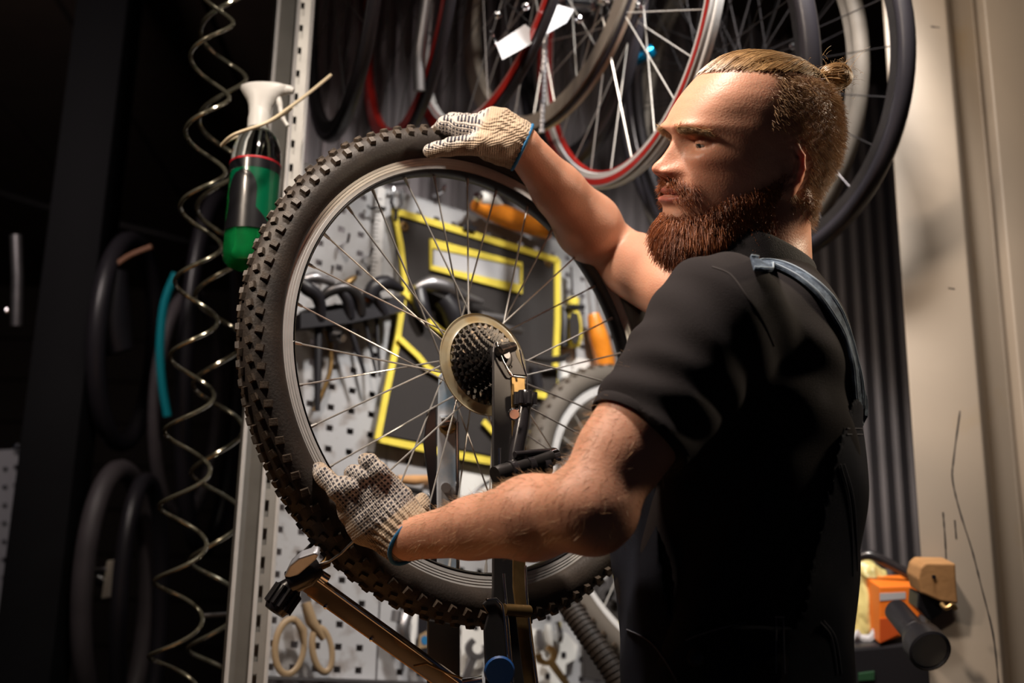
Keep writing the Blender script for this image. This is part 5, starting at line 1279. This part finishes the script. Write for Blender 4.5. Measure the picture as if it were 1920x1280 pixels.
sparkle(985, 12, 2.15, 'shiny hub bolt upper left of the paper tag'); sparkle(932, 28, 2.15, 'shiny hub bolt left of the paper tag'); sparkle(1086, 36, 2.2, 'shiny hub end right of the paper tag')
M['anod_blue'] = mat('blue_anodised', (.0, .20, .42), .25, .8)
bh = thing('blue_hub', P(1203, 103, 2.4), 'small blue anodised hub between the hanging wheels', 'hub')
MB().lathe([(0, -.03), (.010, -.03), (.014, -.022), (.010, -.015), (.010, .015), (.014, .022), (.010, .03), (0, .03)], 20, V2W @ frame(Vw(1200, 108, 2.4), (.9, -.5, -.3))).build('shell', M['anod_blue'], bh); MB().tube([P(1206, 100, 2.38), P(1212, 97, 2.36)], .006, 8).build('end_cap', M['chrome'], bh)
sparkle(1487, 86, 2.2, 'upper left bright bolt above the man\'s hair'); sparkle(1514, 108, 2.2, 'middle bright bolt above the man\'s hair'); sparkle(1528, 85, 2.25, 'dim bolt right above the man\'s hair', r=.005)
ch = thing('hanging_chain', P(1022, 60, 2.25), 'pale greasy chain hanging straight down beside the paper tag', 'chain')
for k in range(20):
    y = 66 + k * 9.2; o = MB().tube([P(1022 - k * .35, y, 2.25), P(1022 - k * .35, y + 7.5, 2.25)], .0055 if k % 2 else .0042, 8).build('link', M['steel'], ch)
rg = thing('ribbed_hose', P(795, 60, 2.3), 'pale ribbed hose end between the two red wheels\' upper parts', 'hose')
pth = spline([P(800, 0, 2.3), P(792, 60, 2.3), P(786, 110, 2.3), P(786, 170, 2.3)], 6); MB().tube(pth, .011, 10).build('tube', M['steel'], rg)
# rail that carries the wheels, above the frame
hr = thing('wheel_rail', wallpt(.5, .75, .2), 'steel rail above the frame carrying the hanging wheels', 'rail')
MB().tube([P(500, -470, 2.3), P(1500, -470, 2.3)], .016, 12).build('rail', M['gun'], hr); 
for x in (520, 1000, 1480): MB().tube([P(x, -470, 2.3), P(x, -470, 2.3) + Vector((0, 0, .35))], .010, 8).build('drop_rod', M['gun'], hr)
# ------------------------------------------------------------------ air hoses
def coil(axis, rad, turns, ph, r, label):
    a, b = [P(*q) for q in axis]; d_ = (b - a); z = d_.normalized(); x = z.orthogonal().normalized(); y = z.cross(x); n = int(turns * 36); pts = []
    for i in range(n + 1):
        f_ = i / n; t = ph + 2 * PI * turns * f_; R_ = rad[0] + (rad[1] - rad[0]) * f_; pts.append(a + d_ * f_ + (x * math.cos(t) + y * math.sin(t)) * R_)
    o = MB().tube(pts, r, 8).build('coiled_hose', M['hose']); tag(o, label, 'hose'); return o
M['hose'] = mat('grey_green_hose', (.20, .19, .14), .18, .7, coat=1)
coil([(404, -30, 2.00), (322, 1330, 2.00)], (.030, .040), 9.7, 0.6, .0036, 'left one of the two coiled air hoses, leaning a little further left')
coil([(421, -60, 2.10), (401, 1340, 2.10)], (.036, .044), 8.5, 2.2, .0040, 'right one of the two coiled air hoses, passing behind the spray bottle')
# ------------------------------------------------------------------ spray bottle
bz = 1.93; bt_ = thing('spray_bottle', P(466, 490, bz), 'clear spray bottle of green fluid with white trigger head hanging by the coiled hoses', 'bottle')
bc_ = Vw(464, 500, bz); BM = V2W @ frame(bc_, UPV, (1, 0, 0)); s_ = bz / F_PX / .96
clear = mat('clear_plastic', (.86, .92, .92), .06, trans=1, ior=1.3); green = mat('green_fluid', (.01, .42, .10), .12, trans=.55, ior=1.33, coat=.5); gl2 = mat('deep_green_label', (.0, .12, .05), .25, trans=.15, coat=.6); blk = mat('label_black', (.008, .008, .010), .3, coat=.3); rd_ = mat('label_red', (.5, .02, .03), .4)
rb = 46 * s_
MB().lathe([(0, 0), (rb * .8, .001), (rb * .97, .008), (rb, .02), (rb, 205 * s_), (rb * .97, 225 * s_), (rb * .8, 250 * s_), (rb * .5, 268 * s_), (rb * .36, 275 * s_), (rb * .36, 290 * s_)], 48, BM).build('bottle_body', clear, bt_)
MB().lathe([(0, .002), (rb * .78, .003), (rb * .93, .009), (rb * .955, .02), (rb * .955, 172 * s_), (0, 172 * s_)], 40, BM).build('fluid', green, bt_)
MB().lathe([(rb * 1.012, 62 * s_), (rb * 1.012, 176 * s_)], 40, BM, a0=-2.5, a1=.6).build('label', gl2, bt_)
MB().lathe([(rb * 1.02, 176 * s_), (rb * 1.02, 196 * s_)], 48, BM).build('label_band', blk, bt_); MB().lathe([(rb * 1.022, 194 * s_), (rb * 1.03, 195 * s_), (rb * 1.022, 198 * s_)], 48, BM).build('red_ring', rd_, bt_)
# pear shaped black print, wrapped on the bottle side facing the room
nA = 20; vs, fs = [], []
for j in range(21):
    f_ = j / 20; yy = (60 + 112 * f_) * s_; hw2 = .62 * math.sqrt(max(0, 1 - max(0, (f_ - .62) / .38) ** 2)) * (1.0 if f_ > .35 else 1.0 + (1 - f_ / .35) * .9); cen = -1.85 - (.0 if f_ > .35 else -(1 - f_ / .35) * .35)
    for i in range(nA + 1): a = cen - hw2 + 2 * hw2 * i / nA; vs.append(BM @ Vector((rb * 1.03 * math.cos(a), rb * 1.03 * math.sin(a), yy)))
for j in range(20):
    for i in range(nA): fs.append((j * (nA + 1) + i, j * (nA + 1) + i + 1, (j + 1) * (nA + 1) + i + 1, (j + 1) * (nA + 1) + i))
MB().add(vs, fs).build('label_print', blk, bt_)
MB().lathe([(rb * .45, 262 * s_), (rb * .46, 290 * s_), (rb * .42, 305 * s_), (rb * .36, 312 * s_), (0, 312 * s_)], 32, BM).build('collar', M['white'], bt_)
th_ = MB(); secs = [(300, 20, 17, 0), (318, 22, 17, 0), (330, 28, 18, 2), (342, 38, 19, 4), (352, 46, 19, 6), (358, 46, 18, 6), (362, 36, 14, 5), (364, 12, 6, 5)]
vs = []; 
for hgt, rx, ry, ox in secs:
    for k in range(24): a = 2 * PI * k / 24; vs.append(BM @ Vector(((ox + rx * math.copysign(abs(math.cos(a)) ** .8, math.cos(a))) * s_, ry * math.sin(a) * s_, hgt * s_)))
fs = [(j * 24 + k, j * 24 + (k + 1) % 24, (j + 1) * 24 + (k + 1) % 24, (j + 1) * 24 + k) for j in range(len(secs) - 1) for k in range(24)] + [tuple(range(24))[::-1], tuple((len(secs) - 1) * 24 + k for k in range(24))]
th_.add(vs, fs).build('spray_head', M['white'], bt_)
MB().tube([BM @ Vector((x * s_, 0, z * s_)) for x, z in ((44, 352), (54, 352), (60, 350))], [.009, .007, .005], 10).build('nozzle', M['white'], bt_)
MB().tube(spline([BM @ Vector((x * s_, 0, z * s_)) for x, z in ((30, 342), (36, 322), (42, 298), (54, 278))], 5), [.005] * 6 + [.004] * 6 + [.003] * 4, 10).build('trigger', M['white'], bt_)
MB().tube([BM @ Vector((x * s_, 0, z * s_)) for x, z in ((8, 290), (2, 200), (-4, 20))], .004, 8).build('dip_tube', clear, bt_)
hk = thing('wire_hook', P(560, 190, 1.9), 'long cream coated wire hook that holds the spray bottle', 'hook')
MB().tube(spline([P(416, 272, 1.89), P(440, 252, 1.87), P(500, 230, 1.88), P(545, 200, 1.93), P(585, 170, 2.0), P(620, 141, 2.05)], 5), .0028, 10).build('wire', mat('cream_coating', (.62, .52, .36), .35), hk)
MB().tube(spline([P(416, 272, 1.89), P(430, 262, 1.96), P(470, 245, 1.99), P(530, 215, 1.97), P(548, 200, 1.95)], 5), .0028, 10).build('wire', bpy.data.materials['cream_coating'], hk)
# ------------------------------------------------------------------ lower right corner
wb = thing('wood_block', P(1762, 1090, 2.2), 'sawn wooden block fixed to the cream stanchion', 'block')
def blockpx(px, z, depth, mt, name, parent, bev=.003):
    vs = [P(x, y, z) for x, y in px]; back = (R3 @ Vector((0, 0, 1))) * depth; k = len(vs)
    me = MB().add(vs + [v_ + back for v_ in vs], [tuple(range(k))[::-1], tuple(range(k, 2 * k))] + [(i, (i + 1) % k, k + (i + 1) % k, k + i) for i in range(k)]).mesh(name, False)
    if bev:
        bm = bmesh.new(); bm.from_mesh(me); bmesh.ops.bevel(bm, geom=bm.edges[:], offset=bev, segments=2, affect='EDGES', profile=.5); bm.to_mesh(me); bm.free()
    return link(name, me, parent, mt)
blockpx([(1726, 1064), (1736, 1055), (1792, 1056), (1794, 1100), (1797, 1132), (1765, 1128), (1728, 1112), (1721, 1085)], 2.02, .06, M['wood'], 'block', wb)
MB().lathe([(0, .001), (.003, .001), (.003, -.003), (0, -.003)], 12, V2W @ frame(Vw(1751, 1081, 2.018), (0, 0, -1))).build('screw_hole', M['black_plastic'], wb)
ob = thing('orange_box', P(1680, 1150, 2.2), 'orange carton standing below the wooden block', 'box')
blockpx([(1649, 1099), (1722, 1097), (1728, 1150), (1700, 1190), (1649, 1207)], 2.22, .10, M['orange'], 'carton', ob); blockpx([(1650, 1112), (1698, 1110), (1698, 1122), (1650, 1126)], 2.219, .002, M['paper'], 'pale_stripe', ob, 0)
blockpx([(1650, 1160), (1674, 1158), (1686, 1188), (1650, 1205)], 2.2185, .002, mat('dark_orange', (.55, .08, .01), .6), 'lower_panel', ob, 0)
yb = thing('plastic_bag', P(1610, 1130, 2.3), 'crumpled yellow plastic bag hanging behind the man\'s back', 'bag')
me = bpy.data.meshes.new('sack'); bm = bmesh.new(); bmesh.ops.create_icosphere(bm, subdivisions=5, radius=1)
from mathutils import noise as mn
for v_ in bm.verts:
    p_ = v_.co.copy(); rdg = abs(mn.noise(Vector((p_.x * 2.2, p_.y * 2.2, p_.z * .9)))) * .34 + abs(mn.noise(p_ * 5)) * .10
    v_.co = Vector((p_.x * .062, p_.y * .05, p_.z * .085)) * (1.12 - rdg)
bm.to_mesh(me); bm.free(); me.shade_smooth(); link('sack', me, yb, mat('yellow_film', (.72, .62, .25), .35, noise=.15, nscale=20, trans=.15), Matrix.Translation(P(1610, 1128, 2.33)))
MB().tube(spline([P(1600, 1190, 2.27), P(1630, 1198, 2.26), P(1645, 1180, 2.26)], 4), [.008, .012, .006] + [.008] * 6, 8).build('twisted_end', M['paper'], yb)
tc_ = thing('torch', P(1710, 1180, 2.1), 'black torch pointing down in front of the orange carton', 'torch')
ta, tb = Vw(1685, 1150, 2.0), Vw(1742, 1218, 1.88); td = (tb - ta).normalized(); TL_ = (tb - ta).length; TM = V2W @ frame(ta, td)
MB().lathe([(0, -.018), (.015, -.016), (.0185, -.010), (.019, TL_ * .45), (.020, TL_ * .55), (.030, TL_ * .78), (.0315, TL_ * .82), (.0315, TL_ + .004), (.028, TL_ + .006), (.0265, TL_)], 36, TM).build('barrel', M['black_plastic'], tc_)
MB().lathe([(.0265, TL_), (.020, TL_ - .004), (.008, TL_ - .012), (0, TL_ - .012)], 30, TM).build('reflector', M['chrome'], tc_); MB().lathe([(.0267, TL_ + .001), (0, TL_ + .0018)], 30, TM).build('lens', mat('lens', (.85, .80, .66), .35), tc_)
MB().lathe([(.0215, TL_ * .58), (.0225, TL_ * .60), (.0215, TL_ * .62)], 30, TM).build('grip_ring', M['gun'], tc_)
hs_ = tag(MB().tube(spline([P(1585, 1060, 2.3), P(1625, 1040, 2.28), P(1670, 1058, 2.27), P(1715, 1085, 2.26), P(1735, 1110, 2.26)], 6), .009, 10).build('black_hose', M['black_paint']), 'glossy black hose arching over the yellow bag', 'hose')
bx = thing('tool_case', P(1680, 1240, 2.25), 'black tool case below the orange carton in the corner', 'case')
blockpx([(1590, 1215), (1700, 1205), (1752, 1215), (1755, 1330), (1590, 1330)], 2.22, .16, M['black_plastic'], 'case_body', bx, .006); blockpx([(1610, 1262), (1640, 1258), (1640, 1275), (1610, 1277)], 2.215, .004, mat('dull_green', (.02, .07, .03), .5), 'latch', bx, .001)
tag(blockpx([(1722, 1112), (1765, 1128), (1768, 1150), (1745, 1165), (1720, 1140)], 2.04, .05, M['black_plastic'], 'bracket', None), 'black bracket tucked under the wooden block', 'bracket')
tag(MB().tube(spline([P(1766, 1132, 1.99), P(1774, 1140, 1.98), P(1786, 1134, 1.98), P(1792, 1142, 1.98)], 3), .004, 8).build('bent_nail', M['brass']), 'bent rusty fixings under the wooden block', 'nail')
# ------------------------------------------------------------------ the dark far left
dk = 3.1
pg = thing('pegboard', P(15, 1050, 3.4), 'far grey pegboard at the left edge of the room', 'pegboard')
mb = MB(); z_ = 3.3
blockpx([(-30, 845), (44, 842), (28, 1300), (-40, 1300)], z_, .01, mat('far_board', (.42, .42, .45), .6), 'panel', pg, 0)
for r in range(12):
    for c in range(3): x, y = -10 + c * 20 - r * .5, 875 + r * 34 + (c % 2) * 4; MB().lathe([(0, .001), (.006, .001), (.006, 0)], 8, V2W @ frame(Vw(x, y, z_ - .002), (0, 0, -1))).build('hole', M['black_plastic'], pg)
tag(MB().tube([P(30, 440, 3.0), P(33, 520, 3.0), P(31, 610, 3.0)], .014, 10).build('seat_post', M['steel']), 'dull silver post hanging at the far left', 'tube')
ts = tag(MB().tube(spline([P(330, 512, 2.9), P(308, 570, 2.9), P(300, 650, 2.9), P(304, 720, 2.9), P(314, 780, 2.9)], 6), .010, 10).build('teal_tyre', M['teal']), 'teal edged tyre hanging in the dark left of the coiled hoses', 'tyre')
def loopz(px, py, rx, ry, z, r, n=48, rot=0, zt=0): return [P(px + rx * math.cos(2 * PI * k / n) * math.cos(rot) - ry * math.sin(2 * PI * k / n) * math.sin(rot), py + rx * math.cos(2 * PI * k / n) * math.sin(rot) + ry * math.sin(2 * PI * k / n) * math.cos(rot), z + zt * math.cos(2 * PI * k / n)) for k in range(n)]
dgt = mat('dusty_dark_rubber', (.07, .06, .065), .5, noise=.3, nscale=14)
for i, (px, py, rx, ry, z, r, lb) in enumerate([(215, 1120, 62, 240, 2.9, .024, 'dusty inner tube arch in the dark left, lowest'), (262, 1150, 40, 250, 2.85, .018, 'black inner tube arch just right of the dusty one'), (350, 760, 60, 210, 3.1, .016, 'dark tyre hanging behind the coiled hoses'), (395, 700, 50, 330, 3.15, .020, 'dark tyre closest behind the spray bottle'), (235, 640, 55, 190, 3.0, .022, 'black tyre hanging right of the black post')]):
    tag(MB().tube(loopz(px, py, rx, ry, z, r, rot=.05, zt=.15), r, 10, closed=True).build('inner_tube', dgt if i in (0, 2) else bt), lb, 'tyre', 'tyres hanging in the dark corner')
sd = thing('saddle', P(215, 520, 2.9), 'worn leather saddle edge catching light in the dark left', 'saddle')
MB().tube(spline([P(195, 512, 2.9), P(215, 498, 2.9), P(245, 478, 2.9), P(285, 462, 2.9)], 4), [.012, .02, .016, .012, .008] + [.006] * 8, 10).build('nose', mat('worn_leather', (.25, .12, .07), .5), sd)
MB().tube([P(215, 505, 2.92), P(205, 600, 2.92), P(225, 660, 2.92)], [.03, .05, .03], 14).build('seat', M['black_plastic'], sd)
lv = thing('brake_lever', P(205, 1080, 2.8), 'pale metal plate on a dark lever at the lower left', 'lever')
blockpx([(200, 1052), (222, 1048), (212, 1118), (190, 1122)], 2.8, .008, mat('pale_plate', (.45, .40, .32), .5), 'plate', lv, .001); MB().tube([P(120, 1050, 2.82), P(150, 1065, 2.82), P(195, 1090, 2.82)], [.012, .02, .014], 10).build('lever_body', M['black_paint'], lv); MB().tube([P(165, 1068, 2.8), P(200, 1066, 2.8)], .004, 8).build('cable', M['steel'], lv)
sparkle(132, 1088, 2.8, 'small shiny bolt on the dark lever at the lower left'); sparkle(33, 838, 3.29, 'bright bolt on the top edge of the far pegboard', r=.012); sparkle(12, 582, 3.0, 'bright bolt at the left edge beside the silver post')
tag(MB().tube([P(-20, 355, 4.2), P(82, 386, 4.2), P(300, 438, 4.2), P(420, 470, 4.2)], .012, 8).build('conduit', M['gun']), 'thin conduit running along the dark far wall', 'conduit')
tag(MB().tube([P(378, 1154, 2.16), P(478, 1148, 2.14)], .004, 8).build('shelf_pin', M['steel']), 'thin steel pin sticking out left of the upright between the hoses', 'pin')

# scratches worn into the stanchion's paint
wr = bpy.data.objects['wall_right']; wbvh = BVHTree.FromPolygons([v_.co.copy() for v_ in wr.data.vertices], [tuple(p_.vertices) for p_ in wr.data.polygons])
for px in ([(1800, 770), (1788, 860), (1786, 900), (1800, 960), (1822, 1030), (1840, 1100), (1862, 1190), (1872, 1280)], [(1768, 960), (1772, 1010), (1774, 1050)], [(1790, 975), (1793, 1010)], [(1745, 50), (1762, 52)], [(1778, 540), (1790, 542)]):
    ps = []
    for p_ in spline([Vector((x, y, 0)) for x, y in px], 6):
        d_ = (P(p_.x, p_.y, 1.0) - CAM).normalized(); q = wbvh.ray_cast(CAM, d_)[0]
        if q is not None: ps.append(q + d_ * .0006)
    if len(ps) > 1: MB().tube(ps, [.0012 + .0008 * rng.random() for _ in ps], 6).build('scratch', M['gun'], wr)
